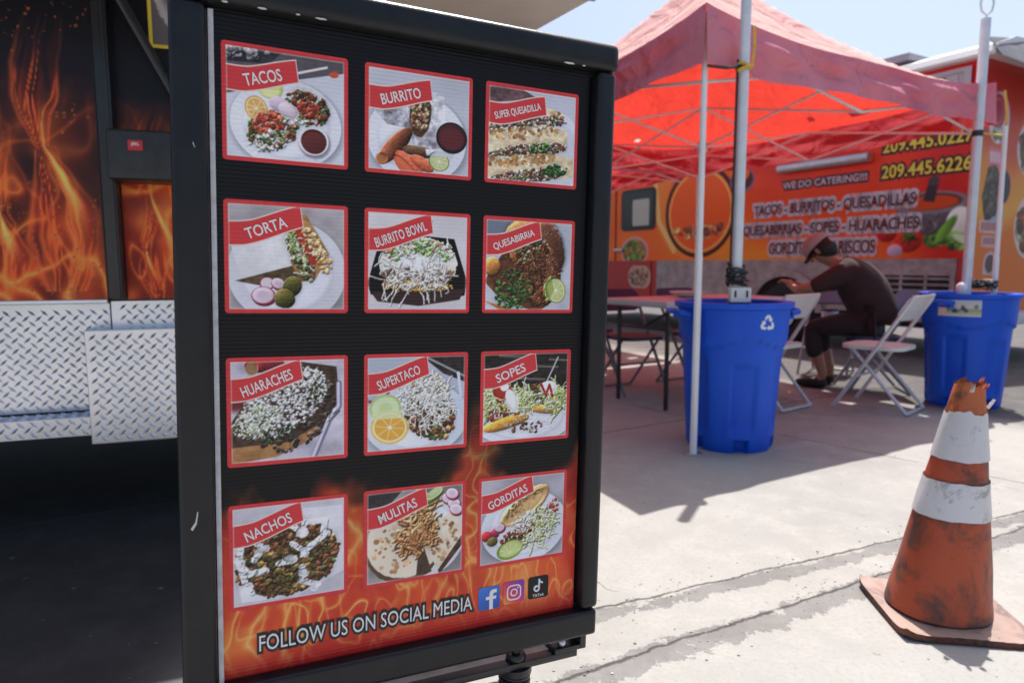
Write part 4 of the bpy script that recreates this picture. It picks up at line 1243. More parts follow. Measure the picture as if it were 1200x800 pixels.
rear_txt = text_bm('11', .11, .18, .36, .76, 0, ext=0)
for v_ in rear_txt.verts: v_.co = Vector((.006, v_.co.x, v_.co.z))
obj('rear_lettering', rear_txt, M['maroon_ink'], OT, smooth=False)

# metal wainscot below the lettering, louvred grille, wheel and arch
M['wainscot'] = mat('scuffed_steel_sheet', (.46, .39, .37), .42, .35, col2=(.26, .20, .19), scale=7, rvar=.1, bump=.5, bscale=45)
bm = bmesh.new()
box(bm, (-2.36, -.008, .76), (4.44, .014, .60)); obj('wainscot', bm, M['wainscot'], OT, smooth=False)
bm = bmesh.new(); obj('lower_panel', (lambda b: (box(b, (-.07, -.006, .70), (.13, .012, .70)), b)[1])(bmesh.new()), M['truck_red'], OT, smooth=False); box(bm, (-6.15, -.006, .70), (2.85, .012, .72)); obj("lower_panel", bm, M["truck_red"], OT, smooth=False)
bm = bmesh.new()
box(bm, (-.70, -.022, .91), (1.12, .014, .05)); box(bm, (-.70, -.022, .42), (1.12, .014, .05)); box(bm, (-1.235, -.022, .665), (.05, .014, .44)); box(bm, (-.165, -.022, .665), (.05, .014, .44))
for k in range(3): box(bm, (-.95 + k * .26, -.024, .665), (.03, .012, .44))
for k in range(7): box(bm, (-.70, -.024, .475 + k * .063), (1.02, .034, .016), rot=Matrix.Rotation(R(35), 3, 'X'))
lbm = bmesh.new(); prism(lbm, [(-1.22, .43), (-.18, .43), (-.18, .90), (-1.22, .90)], -.0172, -.0155); obj('grille_backing', lbm, M['under'], OT, smooth=False)
obj('louvred_grille', bm, M['wainscot'], OT, smooth=False)
bm = bmesh.new(); box(bm, (-3.6, .1, .40), (7.2, .24, .14)); obj('sill', bm, M['under'], OT, smooth=False)
def arch(xc, name_r=.54):
    bm = bmesh.new()
    n = 26
    o_, i_ = [], []
    for k in range(n + 1):
        a = PI * k / n
        o_.append((xc + (.56) * math.cos(a), .42 + .52 * math.sin(a))); i_.append((xc + .47 * math.cos(a), .42 + .43 * math.sin(a)))
    for k in range(n):
        prism(bm, [o_[k], o_[k + 1], i_[k + 1], i_[k]], -.05, -.012)
    bmesh.ops.remove_doubles(bm, verts=bm.verts, dist=1e-5)
    obj('wheel_arch', bm, M['wainscot'], OT)
    bm = bmesh.new(); prism(bm, [(p[0], p[1]) for p in i_] + [(xc - .47, .36), (xc + .47, .36)], -.0175, -.0155); obj('wheel_well', bm, M['under'], OT, smooth=False)
    bm = bmesh.new()
    lathe(bm, [(.001, -.06), (.18, -.06), (.20, -.02), (.22, -.05), (.34, -.06), (.385, -.03), (.385, .16), (.001, .16)], 30)
    for v_ in bm.verts: v_.co = Vector((v_.co.x + xc, v_.co.z + .02, v_.co.y + .387))
    wh = obj('wheel', bm, M['rubber'], OT)
    bm = bmesh.new(); lathe(bm, [(.001, -.062), (.06, -.07), (.09, -.062), (.17, -.062), (.185, -.066)], 24)
    for v_ in bm.verts: v_.co = Vector((v_.co.x + xc, v_.co.z + .02, v_.co.y + .387))
    obj('rim', bm, M['chrome'], wh)
arch(-2.18); arch(-6.4)
# cab window and door
M['glass_dark'] = mat('tinted_window', (.02, .02, .024), .08)
bm = bmesh.new(); prism(bm, rrect(-5.06, 1.88, .84, .66, .08), -.012, -.002); wf = obj('window', bm, M['black_metal'], OT, smooth=False)
bm = bmesh.new(); prism(bm, rrect(-5.06, 1.88, .74, .56, .06), -.016, -.013); obj('pane', bm, M['glass_dark'], wf, smooth=False)
bm = bmesh.new(); prism(bm, rrect(-4.98, 1.83, .40, .42, .03), -.019, -.017); obj('window_sticker', bm, mat('pale_window_card', (.55, .52, .42), .6), wf, smooth=False)
bm = bmesh.new(); box(bm, (-5.63, -.004, 1.55), (.02, .01, 2.0)); obj('door_gap', bm, M['under'], OT, smooth=False)
bm = bmesh.new(); box(bm, (-5.50, -.04, 1.24), (.22, .04, .05), bev=.01); obj('door_handle', bm, M['chrome'], OT)
c = Cv(60, 40, (206, 170, 150)); c.blobs(60, (.5, .33, .42, .27), (.03, .08), [(200, 150, 110), (120, 70, 50), (190, 130, 140), (90, 60, 50), (160, 170, 110)])
print_mesh('door_picture', c.a, -5.26, -4.72, .62, .98, -.0145, M['orange_side'], OT, corner=.16)

# awning roll, small window and roof
bm = bmesh.new(); tube(bm, [(-2.30, -.07, 2.185), (-1.10, -.07, 2.185)], .055, 14); obj('awning_roll', bm, M['galv_rough'], OT)
bm = bmesh.new()
ring_band(bm, [(-.86, 2.66), (-.12, 2.66), (-.12, 2.93), (-.86, 2.93)], [(-.80, 2.70), (-.19, 2.70), (-.19, 2.89), (-.80, 2.89)], -.03, 0)
box(bm, (-.30, -.012, 2.795), (.10, .016, .17)); box(bm, (-.495, -.005, 2.795), (.62, .008, .20))
vw = obj('roof_window', bm, mat('grey_window_frame', (.48, .44, .46), .5), OT, smooth=False)
bm = bmesh.new(); prism(bm, [(-.52, 2.72), (-.37, 2.72), (-.37, 2.87), (-.52, 2.87)], -.012, -.0105); obj('pane', bm, M['glass_dark'], vw, smooth=False)
M['white_roof'] = mat('white_roof_sheet', (.80, .79, .78), .4, col2=(.68, .67, .66), scale=2)
bm = bmesh.new()
prof = [(-.10, 2.975), (-.12, 3.0), (-.08, 3.07), (.25, 3.18), (1.12, 3.23), (2.0, 3.18), (2.33, 3.07), (2.37, 3.0), (2.35, 2.975)]
A = [bm.verts.new((.12, p[0], p[1])) for p in prof]; B = [bm.verts.new((-OL - .1, p[0], p[1])) for p in prof]
bm.faces.new(A); bm.faces.new(B[::-1])
for i in range(len(prof)): bm.faces.new((A[i], B[i], B[(i + 1) % len(prof)], A[(i + 1) % len(prof)]))
obj('roof', bm, M['white_roof'], OT, smooth=False)
bm = bmesh.new(); box(bm, (-1.4, .30, 3.205), (1.2, .5, .07), bev=.01); obj('roof_panel', bm, mat('grey_roof_panel', (.32, .3, .34), .5), OT)
bm = bmesh.new()
A = [(.06, -.14, 3.12), (.18, -.10, 2.93), (.55, 1.15, 2.66), (.54, 2.4, 2.66), (.135, 2.4, 3.12), (.135, 1.1, 3.26)]
vs = [bm.verts.new(p) for p in A]; vs2 = [bm.verts.new((p[0], p[1], p[2] + .012)) for p in A]
bm.faces.new((vs[0], vs[1], vs[2], vs[5])); bm.faces.new((vs[5], vs[2], vs[3], vs[4]))
bm.faces.new((vs2[0], vs2[5], vs2[2], vs2[1])); bm.faces.new((vs2[5], vs2[4], vs2[3], vs2[2]))
for i, j in ((0, 1), (1, 2), (2, 3), (3, 4), (4, 5), (5, 0)): bm.faces.new((vs[i], vs2[i], vs2[j], vs[j]))
obj('rear_awning', bm, mat('grey_awning_cloth', (.16, .16, .18), .8, col2=(.22, .22, .24), scale=5), OT, smooth=False)
bm = bmesh.new(); box(bm, (.14, 1.1, .46), (.24, 2.0, .12), bev=.02); obj('rear_bumper', bm, mat('white_bumper', (.62, .62, .62), .5), OT)

# lettering of the side
def sign_line(s, w, h, x, z, name='lettering', ink='maroon_ink', back='pink_ink', off=.042, sh=0.0):
    o1 = obj(name + '_outline', text_bm(s, w, h, x, z, -.003, off=off, ext=.0006), M[back], side, smooth=False)
    obj(name, text_bm(s, w, h, x, z, -.006, off=.001, ext=.0006), M[ink], side, smooth=False)
sign_line('TACOS - BURRITOS - QUESADILLAS', 2.12, .150, -1.66, 1.69)
sign_line('QUESABIRRIAS - SOPES - HUARACHES', 2.34, .150, -1.72, 1.435)
sign_line('GORDITAS - MARISCOS', 1.44, .150, -1.74, 1.205)
sign_line('WE DO CATERING!!!', 1.12, .085, -1.72, 1.985, ink='pink_ink', back='maroon_ink', off=.022)
sign_line('209.445.6226', .92, .14, -.53, 2.005, ink='yellow_ink', back='maroon_ink', off=.026)
sign_line('209.445.0227', .92, .14, -.53, 2.28, ink='yellow_ink', back='maroon_ink', off=.026)
#@@PART3
# ================================================================== THE RED CANOPY TENTS
def fabric(name, out1, out2, inn, trans, mixf=.5):
    m, N, L, b = new_mat(name)
    N.remove(b)
    outp = N['Material Output']
    tc = N.new('ShaderNodeTexCoord')
    n = N.new('ShaderNodeTexNoise'); n.inputs['Scale'].default_value = 2.2; n.inputs['Detail'].default_value = 6
    L.new(tc.outputs['Object'], n.inputs['Vector'])
    cr = N.new('ShaderNodeValToRGB'); cr.color_ramp.elements[0].position = .35; cr.color_ramp.elements[1].position = .68
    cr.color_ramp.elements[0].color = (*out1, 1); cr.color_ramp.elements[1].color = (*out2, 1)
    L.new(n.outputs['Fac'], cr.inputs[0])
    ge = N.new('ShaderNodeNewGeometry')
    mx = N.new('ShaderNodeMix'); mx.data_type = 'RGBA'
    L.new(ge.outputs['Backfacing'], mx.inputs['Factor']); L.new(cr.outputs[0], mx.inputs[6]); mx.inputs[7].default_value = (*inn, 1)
    df = N.new('ShaderNodeBsdfDiffuse'); L.new(mx.outputs[2], df.inputs['Color'])
    tr = N.new('ShaderNodeBsdfTranslucent')
    cr2 = N.new('ShaderNodeValToRGB'); cr2.color_ramp.elements[0].position = .3; cr2.color_ramp.elements[1].position = .75
    cr2.color_ramp.elements[0].color = (*[c * .85 for c in trans], 1); cr2.color_ramp.elements[1].color = (*trans, 1)
    L.new(n.outputs['Fac'], cr2.inputs[0]); L.new(cr2.outputs[0], tr.inputs['Color'])
    bn = N.new('ShaderNodeTexNoise'); bn.inputs['Scale'].default_value = 3.5; bn.inputs['Detail'].default_value = 3; bn.inputs['Distortion'].default_value = 1.2
    L.new(tc.outputs['Object'], bn.inputs['Vector'])
    bp = N.new('ShaderNodeBump'); bp.inputs['Strength'].default_value = .9; bp.inputs['Distance'].default_value = .09
    L.new(bn.outputs['Fac'], bp.inputs['Height']); L.new(bp.outputs[0], df.inputs['Normal']); L.new(bp.outputs[0], tr.inputs['Normal'])
    ms = N.new('ShaderNodeMixShader'); ms.inputs[0].default_value = mixf
    L.new(df.outputs[0], ms.inputs[1]); L.new(tr.outputs[0], ms.inputs[2]); L.new(ms.outputs[0], outp.inputs['Surface'])
    return m
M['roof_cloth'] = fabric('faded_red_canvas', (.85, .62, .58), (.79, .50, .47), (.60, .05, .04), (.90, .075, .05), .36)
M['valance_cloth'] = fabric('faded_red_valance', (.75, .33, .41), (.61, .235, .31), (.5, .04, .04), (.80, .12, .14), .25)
M['white_tube'] = mat('white_tent_tube', (.86, .85, .86), .35, col2=(.78, .77, .78), scale=6)
M['black_plastic'] = mat('black_plastic_bracket', (.02, .02, .02), .5)

FLp = Vector((.955, 3.512, 0)); D1 = Vector((.857, .515, 0)); D2 = Vector((-.44, .90, 0)); L1, L2 = 2.86, 3.0
EZ, VZ, PZ = 2.275, 1.985, 3.30
tent = thing('canopy_tent', 'faded red pop up canopy tent nearest the camera on white legs', 'tent', tuple(FLp + D1 * L1 / 2 + D2 * L2 / 2), 0, 'red pop up canopies')
T0 = tent.location.copy()
def tp(a, b, z, over=0.0):
    a2 = .5 + (a - .5) * (1 + over); b2 = .5 + (b - .5) * (1 + over)
    p = FLp + D1 * (L1 * a2) + D2 * (L2 * b2) - T0
    return Vector((p.x, p.y, z))
OV = .004
def eave(a, b):
    s = a if min(b, 1 - b) < min(a, 1 - a) else b
    s = min(s, 1 - s)
    return -.085 * math.sin(min(1, s / .42) * PI * .62) ** .8
bm = bmesh.new()
n = 48
g = {}
for i in range(n + 1):
    for j in range(n + 1):
        a, b = i / n, j / n
        r = max(abs(a - .5), abs(b - .5)) * 2
        z = EZ + eave(a, b) * max(0, r * 2.4 - 1.4) + (PZ - EZ) * (1 - r) ** 1.5
        # sag between the ridges
        m_ = min(abs(a - .5), abs(b - .5)) * 2 / max(r, 1e-4)
        z -= .07 * (1 - m_) * r * (1 - r) * 4 * .7
        z += .008 * math.sin(a * 37 + b * 11) * (1 - r)
        g[i, j] = bm.verts.new(tp(a, b, z, OV))
hole = {(45, 14), (45, 15), (45, 16), (44, 22), (45, 6), (46, 6), (30, 45), (12, 44)}
for i in range(n):
    for j in range(n):
        if (i, j) in hole: continue
        bm.faces.new((g[i, j], g[i + 1, j], g[i + 1, j + 1], g[i, j + 1]))
me = bpy.data.meshes.new('roof'); bm.normal_update(); bm.to_mesh(me); bm.free()
for p in me.polygons: p.use_smooth = True
link_mesh('roof', me, M['roof_cloth'], tent)
def valance(a0, b0, a1, b1, seed):
    bm = bmesh.new()
    nx, nz = 90, 10
    rng = random.Random(seed); ph = [rng.uniform(0, 6.28) for _ in range(4)]
    G = {}
    nrm = Vector((-(b1 - b0) * 1.0, (a1 - a0) * 1.0, 0))
    out = (D2 * -1 if b0 == b1 == 0 else D2 if b0 == b1 == 1 else D1 * -1 if a0 == a1 == 0 else D1)
    for i in range(nx + 1):
        t = i / nx
        for j in range(nz + 1):
            s = j / nz
            p = tp(a0 + (a1 - a0) * t, b0 + (b1 - b0) * t, (EZ + eave(a0 + (a1 - a0) * t, b0 + (b1 - b0) * t)) * (1 - s) + VZ * s, OV)
            e = min(1, t * 8, (1 - t) * 8)
            w = ((.020 * math.sin(t * 9 + ph[0] + s * 2.5) + .016 * math.sin(t * 21 + ph[1] - s * 4) + .010 * math.sin(t * 43 + ph[2] + s * 5)) * s + .014 * math.sin(t * 13 + s * 9 + ph[3]) * math.sin(s * PI) + .010 * math.sin(t * 31 - s * 14 + ph[0]) * math.sin(s * PI)) * e
            sagz = -.018 * math.sin(t * PI) * s + .008 * math.sin(t * 14 + ph[3]) * s * e
            G[i, j] = bm.verts.new(p + out * (w + .018 * s) + Vector((0, 0, sagz)))
    for i in range(nx):
        for j in range(nz):
            f = bm.faces.new((G[i, j], G[i, j + 1], G[i + 1, j + 1], G[i + 1, j]))
    bm.normal_update()
    c = sum((f.normal for f in bm.faces), Vector())
    if c.dot(out) < 0: bmesh.ops.reverse_faces(bm, faces=bm.faces)
    me = bpy.data.meshes.new('valance'); bm.to_mesh(me); bm.free()
    for p in me.polygons: p.use_smooth = True
    link_mesh('valance', me, M['valance_cloth'], tent)
valance(0, 0, 1, 0, 1); valance(1, 0, 1, 1, 2); valance(1, 1, 0, 1, 3); valance(0, 1, 0, 0, 4)
for (a, b) in ((0, 0), (1, 0), (1, 1), (0, 1)):
    bm = bmesh.new()
    LO = .048 if a > .5 and b < .5 else -.012
    LT = .042 if a > .5 and b < .5 else -.030
    tube(bm, [tp(a, b, .006, LO), tp(a, b, 1.05, LO + (LT - LO) * .47)], .019, 12); tube(bm, [tp(a, b, 1.04, LO + (LT - LO) * .466), tp(a, b, EZ - .06 if LO < .03 else 1.97, LT)], .0165, 12)
    lg = obj('leg', bm, M['white_tube'], tent)
    bm = bmesh.new(); p = tp(a, b, .004, LO); box(bm, p, (.10, .07, .006), bev=.002); obj('foot_plate', bm, M['galv_rough'], lg)
    for z in (EZ - .06,):
        bm = bmesh.new(); box(bm, tp(a, b, z, -.032), (.05, .05, .07), bev=.006); obj('corner_bracket', bm, M['black_plastic'] if z < 2 else M['white_tube'], lg)
def bar(p, q, nm='truss_bar'):
    bm = bmesh.new(); tube(bm, [p, q], .0095, 8); return obj(nm, bm, M['white_tube'], tent)
zt, zb = EZ - .10, 1.93
for (a0, b0, a1, b1) in ((0, 0, 1, 0), (1, 0, 1, 1), (1, 1, 0, 1), (0, 1, 0, 0)):
    for k in (0, 1):
        s0, s1 = k * .5, k * .5 + .5
        P0 = (a0 + (a1 - a0) * s0, b0 + (b1 - b0) * s0); P1 = (a0 + (a1 - a0) * s1, b0 + (b1 - b0) * s1)
        bar(tp(*P0, zt, -.055), tp(*P1, zb, -.055)); bar(tp(*P0, zb, -.055), tp(*P1, zt, -.055))
for (a, b) in ((.5, 0), (1, .5), (.5, 1), (0, .5)):
    bar(tp(a, b, zt, -.05), tp(.5, .5, zb)); bar(tp(a, b, zb, -.05), tp(.5, .5, zt + .06))
bm = bmesh.new(); tube(bm, [tp(.5, .5, zb - .05), tp(.5, .5, PZ - .03)], .015, 10); box(bm, tp(.5, .5, zb), (.07, .07, .09), bev=.008); obj('centre_mast', bm, M['white_tube'], tent)
t2 = copy_tree(tent)
t2.location = T0 + D2 * (L2 + .175)
t2['label'] = 'second red canopy tent standing behind the first one towards the orange truck front'

# ================================================================== BLUE RECYCLING CANS
def bin_plastic():
    m, N, L, b = new_mat('blue_bin_plastic')
    tc = N.new('ShaderNodeTexCoord')
    n = N.new('ShaderNodeTexNoise'); n.inputs['Scale'].default_value = 5; n.inputs['Detail'].default_value = 8
    mp = N.new('ShaderNodeMapping'); mp.inputs['Scale'].default_value = (1, 1, .35)
    L.new(tc.outputs['Object'], mp.inputs[0]); L.new(mp.outputs[0], n.inputs['Vector'])
    cr = N.new('ShaderNodeValToRGB'); cr.color_ramp.elements[0].position = .3; cr.color_ramp.elements[1].position = .75
    cr.color_ramp.elements[0].color = (.006, .075, .58, 1); cr.color_ramp.elements[1].color = (.012, .11, .66, 1)
    L.new(n.outputs['Fac'], cr.inputs[0]); L.new(cr.outputs[0], b.inputs['Base Color'])
    b.inputs['Roughness'].default_value = .48
    b.inputs['Specular IOR Level'].default_value = .3
    return m
M['bin_blue'] = bin_plastic()
M['bin_dark'] = mat('dark_bin_inside', (.012, .03, .14), .6)
def recycle_arrow(k):
    """one of the three bent arrows, unit size"""
    P = [(-.16, .86), (.20, .86), (.40, .50), (.52, .57), (.44, .14), (.02, .30), (.14, .36), (.02, .58), (-.05, .58), (-.19, .34), (-.44, .48)]
    a = R(-120 * k)
    c = (0.0, .02)
    return [((x - c[0]) * math.cos(a) - (y - c[1]) * math.sin(a), (x - c[0]) * math.sin(a) + (y - c[1]) * math.cos(a)) for x, y in P]
def make_bin(name, label, loc, rz, mark_deg, sticker=None):
    t = thing(name, label, 'recycling bin', loc, rz, 'blue recycling bins under the canopy')
    H = .80
    def rad(z): return .232 + (.282 - .232) * (z / H)
    N_ = 144
    zs = [0, .006, .02, .06, .075, .09, .12, .16, .20, .25, .30, .35, .40, .44, .46, .48, .50, .52, .54, .555, .57, .585, .60, .62, .65, .70, .74, .765, .772, .780, .795, .80]
    bm = bmesh.new()
    rings = []
    for z in zs:
        ring = []
        for k in range(N_):
            a = 2 * PI * k / N_
            r = rad(z)
            band = .586 + .020 * math.cos(4 * a + .6)
            if z > band: r += .016
            if z > .768: r += .018
            ph = (a / (2 * PI) * 6) % 1
            top = .50 + .02 * math.cos(a * 2)
            if .08 < ph < .60 and .09 < z < top:
                e = min((ph - .08) / .03, (.60 - ph) / .03, (z - .09) / .02, (top - z) / .02, 1)
                r -= .019 * max(0, e)
            if z < .07 and .2 < ph < .5: r -= .035
            if z < .012: r -= .008
            ring.append(bm.verts.new((r * math.cos(a), r * math.sin(a), z)))
        rings.append(ring)
    for i in range(len(rings) - 1):
        for k in range(N_):
            bm.faces.new((rings[i][k], rings[i][(k + 1) % N_], rings[i + 1][(k + 1) % N_], rings[i + 1][k]))
    bm.faces.new(rings[0][::-1])
    inner = [[bm.verts.new(((rad(z) - .024) * math.cos(2 * PI * k / N_), (rad(z) - .024) * math.sin(2 * PI * k / N_), z)) for k in range(N_)] for z in (.80, .75, .1)]
    for a, b, mi in ((rings[-1], inner[0], 0), (inner[0], inner[1], 0), (inner[1], inner[2], 1)):
        for k in range(N_):
            bm.faces.new((a[k], a[(k + 1) % N_], b[(k + 1) % N_], b[k])).material_index = mi
    bm.faces.new(inner[2]).material_index = 1
    body = obj('body', bm, [M['bin_blue'], M['bin_dark']], t, angle=50)
    for s in (1, -1):
        bm = bmesh.new()
        tube(bm, [(s * .285, -.10, .735), (s * .335, -.09, .745), (s * .352, -.05, .748), (s * .352, .05, .748), (s * .335, .09, .745), (s * .285, .10, .735)], .015, 10)
        box(bm, (s * .295, 0, .715), (.03, .19, .02), bev=.005)
        obj('handle', bm, M['bin_blue'], t)
    def wrap(name, polys, z0, deg, sc, m, dr=.0015):
        bm = bmesh.new()
        for P in polys:
            bm.faces.new([bm.verts.new((p[0], p[1], 0)) for p in P])
        bmesh.ops.subdivide_edges(bm, edges=bm.edges, cuts=2)
        bmesh.ops.triangulate(bm, faces=bm.faces)
        for v in bm.verts:
            z = z0 + v.co.y * sc
            r = rad(z) + .016 + dr
            a = R(deg) + v.co.x * sc / r
            v.co = (r * math.cos(a), r * math.sin(a), z)
        return obj(name, bm, m, t, smooth=False)
    if mark_deg is not None:
        for k in range(3):
            wrap('recycling_arrow', [recycle_arrow(k)], .700, mark_deg, .052, M['white_ink'])
    if sticker is not None:
        cvs = Cv(80, 40, (196, 190, 186)); cvs.a = ramp(cvs.Y / .5, [(0, (176, 196, 216)), (.45, (206, 200, 190)), (.6, (150, 160, 120)), (1, (206, 206, 200))])
        cvs.rng = np.random.default_rng(2)
        cvs.blobs(10, (.45, .28, .3, .1), (.03, .09), [(60, 90, 130), (40, 60, 90), (110, 120, 90)]); cvs.ell(.12, .3, .12, .18, (220, 190, 176), soft=.6); cvs.ell(.88, .2, .05, .07, (120, 130, 130))
        so_ = print_mesh('label_sticker', cvs.a, -.132, .132, -.056, .056, 0, M['print_gloss'], t)
        for v in so_.data.vertices:
            z = .704 + v.co.z; r = rad(z) + .018; a = R(sticker) + v.co.x / r
            v.co = (r * math.cos(a), r * math.sin(a), z)
    return t
make_bin('recycling_bin', 'blue recycling bin with white arrow symbol beside the front tent leg', (1.222, 3.768, 0), R(8), -80)
make_bin('recycling_bin', 'blue recycling bin with pale picture label behind the traffic cone', (3.26, 4.87, 0), R(20), None, -143 - 20 + 8)

# ================================================================== METAL POLES IN THE BINS
M['pole'] = mat('galvanised_pole', (.70, .73, .78), .35, .15, col2=(.60, .63, .69), scale=12)
def pole(label, loc, top, hook, r=.026, lean=(0, 0)):
    t = thing('metal_pole', label, 'pole', loc, 0, 'metal poles standing in the blue bins')
    bm = bmesh.new(); tube(bm, [(0, 0, .11), (lean[0] * top, lean[1] * top, top)], r, 14)
    obj('pole_tube', bm, M['pole'], t)
    if hook:
        bm = bmesh.new()
        tube(bm, [(.0, 0, top), (.0, 0, top + .02), (-.035, 0, top + .05), (-.045, 0, top + .10), (-.035, 0, top + .15)], .007, 8)
        tube(bm, [(.0, 0, top + .02), (.035, 0, top + .05), (.045, 0, top + .10), (.035, 0, top + .15)], .007, 8)
        obj('hook', bm, M['pole'], t)
        bm = bmesh.new(); tube(bm, [(0, 0, 1.88), (0, 0, 1.92)], r + .004, 14); obj('black_clamp', bm, M['black_plastic'], t)
    bm = bmesh.new(); lathe(bm, [(r, .0), (.055, 0), (.06, .05), (.045, .09), (r, .09)], 20, (0, 0, .102)); obj('weight', bm, M['black_plastic'], t)
    return t
pole('tall silver pole standing in the bin with the arrow symbol', (1.191, 3.632, 0), 2.5, False, lean=(-.0135, -.0375))
pole('silver pole with a forked hook standing in the labelled bin', (3.225, 4.86, 0), 2.66, True, .031)

# power box and cable on the first pole, cable heap on the second
t = thing('power_box', 'pale outlet box strapped low on the silver pole above a blue bin', 'power box', (1.173, 3.543, .845))
bm = bmesh.new(); box(bm, (0, -.02, 0), (.105, .05, .075), bev=.006); obj('housing', bm, mat('pale_plastic_box', (.58, .60, .60), .5), t)
for s in (-1, 1):
    bm = bmesh.new(); box(bm, (s * .03, -.047, .005), (.009, .006, .034), bev=.001); obj('outlet', bm, M['black_plastic'], t)
bm = bmesh.new(); box(bm, (0, .0, -.05), (.115, .06, .03), bev=.004); obj('base_clip', bm, M['black_plastic'], t)
bm = bmesh.new()
pts = []
rng = random.Random(3)
for k in range(110):
    a = k * .55; rr_ = .036 + .010 * rng.random() + (.018 if k % 22 < 5 else 0)
    pts.append((rr_ * math.cos(a) - .006, rr_ * math.sin(a), .905 + .05 * (k / 110) + .035 * math.sin(k * .19) + .022 * rng.random()))
tube(bm, pts, .0065, 6)
o = obj('power_cable', bm, M['black_plastic']); o.location = (1.179, 3.600, 0)
tag(o, 'black cable coiled round the silver pole over the outlet box', 'cable')
bm = bmesh.new(); tube(bm, [(-.022, .02, .95), (-.028, .0, 1.5), (-.034, -.018, 1.9), (-.034, -.02, 2.02)], .006, 8); o = obj('power_cable', bm, M['black_plastic']); o.location = (1.166, 3.578, 0)
tag(o, 'straight black cable running up the side of the tall silver pole', 'cable')
bm = bmesh.new()
pts = []
for k in range(150):
    a = k * .47
    pts.append((.10 * math.cos(a * .83) * (.6 + .4 * rng.random()), .07 * math.sin(a), .815 + .05 * abs(math.sin(k * .37)) + .03 * rng.random()))
tube(bm, pts, .0055, 5)
o = obj('cable_heap', bm, M['black_plastic']); o.location = (3.36, 4.92, 0)
tag(o, 'tangled black cable heaped on top of the labelled blue bin', 'cable')
bm = bmesh.new(); lathe(bm, [(.001, .0), (.03, .0), (.036, .03), (.03, .06), (.012, .075), (.001, .075)], 14); 
o = obj('clamp_lamp', bm, M['white_tube']); o.location = (3.14, 4.78, .80)
tag(o, 'small white knob lying on the rim of the labelled blue bin', 'knob')

# yellow straps
M['strap'] = mat('yellow_strap', (.72, .46, .04), .6, col2=(.55, .30, .03), scale=30)
bm = bmesh.new()
tube(bm, [(1.222, 3.590, 2.19), (1.218, 3.570, 2.08), (1.205, 3.56, 1.99)], .007, 6)
pts = [Vector((1.165 + .034 * math.cos(a), 3.558 + .034 * math.sin(a), 1.985 + .010 * math.sin(a * 2))) for a in [2 * PI * k / 20 for k in range(21)]]
tube(bm, pts, .010, 6)
tube(bm, [(1.20, 3.53, 1.985), (1.14, 3.51, 1.965), (1.12, 3.51, 1.95)], .009, 6)
o = obj('strap', bm, M['strap']); tag(o, 'yellow strap tying the front canopy edge to the tall silver pole', 'strap')
bm = bmesh.new(); tube(bm, [(1.15, 3.535, 1.985), (1.06, 3.505, 1.965), (.965, 3.50, 1.975)], .008, 6); o = obj('strap', bm, M['black_plastic']); tag(o, 'black strap between the front tent leg and the tall silver pole', 'strap')
bm = bmesh.new(); tube(bm, [(3.56, 5.10, 2.25), (3.585, 5.10, 2.08), (3.60, 5.11, 1.93), (3.26, 4.86, 1.90)], .008, 6); o = obj('strap', bm, M['strap']); tag(o, 'yellow strap hanging from the right canopy corner by the hooked pole', 'strap')

# ================================================================== FOLDING CHAIRS
M['chair_white'] = mat('white_chair_plastic', (.74, .72, .69), .4, col2=(.66, .64, .61), scale=5)
M['chair_steel'] = mat('pale_grey_tube', (.66, .66, .70), .35, .2, col2=(.56, .56, .60), scale=9)
M['chair_navy'] = mat('navy_chair_plastic', (.016, .02, .07), .45)
M['chair_grey'] = mat('grey_tube', (.20, .20, .22), .4, .4)
def slab(bm, P, th, nrm):
    nrm = Vector(nrm)
    a = [bm.verts.new(Vector(p) + nrm * th / 2) for p in P]; b = [bm.verts.new(Vector(p) - nrm * th / 2) for p in P]
    bm.faces.new(a); bm.faces.new(b[::-1])
    fs = []
    for i in range(len(P)):
        fs.append(bm.faces.new((a[i], b[i], b[(i + 1) % len(P)], a[(i + 1) % len(P)])))
    bmesh.ops.bevel(bm, geom=[e for e in bm.edges if len(e.link_faces) == 2 and e.calc_face_angle(0) > 1], offset=th * .3, segments=2, affect='EDGES')
def folding_chair(label, seat_m, leg_m):
    t = thing('folding_chair', label, 'folding chair')
    hw = .205
    f0, b1 = Vector((.235, 0, .012)), Vector((-.235, 0, .80))
    for s in (1, -1):
        bm = bmesh.new(); tube(bm, [(f0.x, s * hw, f0.z), (b1.x * .93, s * hw, b1.z * .95), (b1.x, s * (hw - .01), b1.z)], .0125, 10); obj('leg', bm, leg_m, t)
        bm = bmesh.new(); tube(bm, [(-.225, s * (hw - .03), .012), (.14, s * (hw - .03), .425)], .0115, 10); obj('leg', bm, leg_m, t)
    bm = bmesh.new(); tube(bm, [(-.222, -(hw - .03), .016), (-.222, hw - .03, .016)], .0105, 8); obj('stretcher', bm, leg_m, t)
    bm = bmesh.new(); tube(bm, [(.10, -hw, .235), (.10, hw, .235)], .0095, 8); obj('stretcher', bm, leg_m, t)
    bm = bmesh.new()
    P = [(p[0], p[1], .438) for p in rrect(.03, 0, .40, .39, .10, 6)]
    slab(bm, P, .026, (0, 0, 1)); obj('seat', bm, seat_m, t)
    d = (b1 - f0).normalized(); nr = Vector((d.z, 0, -d.x))
    bm = bmesh.new()
    q0 = f0 + d * .74; 
    P = []
    for (u, v_) in rrect(0, .085, .425, .19, .06, 6):
        P.append(q0 + d * v_ + Vector((0, u, 0)) + nr * (.004 - .028 * (1 - (u / .21) ** 2)))
    slab(bm, P, .020, nr); obj('backrest', bm, seat_m, t)
    return t
def face(v): return math.atan2(v[1], v[0])
ch = folding_chair('white folding chair empty in front of the seated person', M['chair_white'], M['chair_steel'])
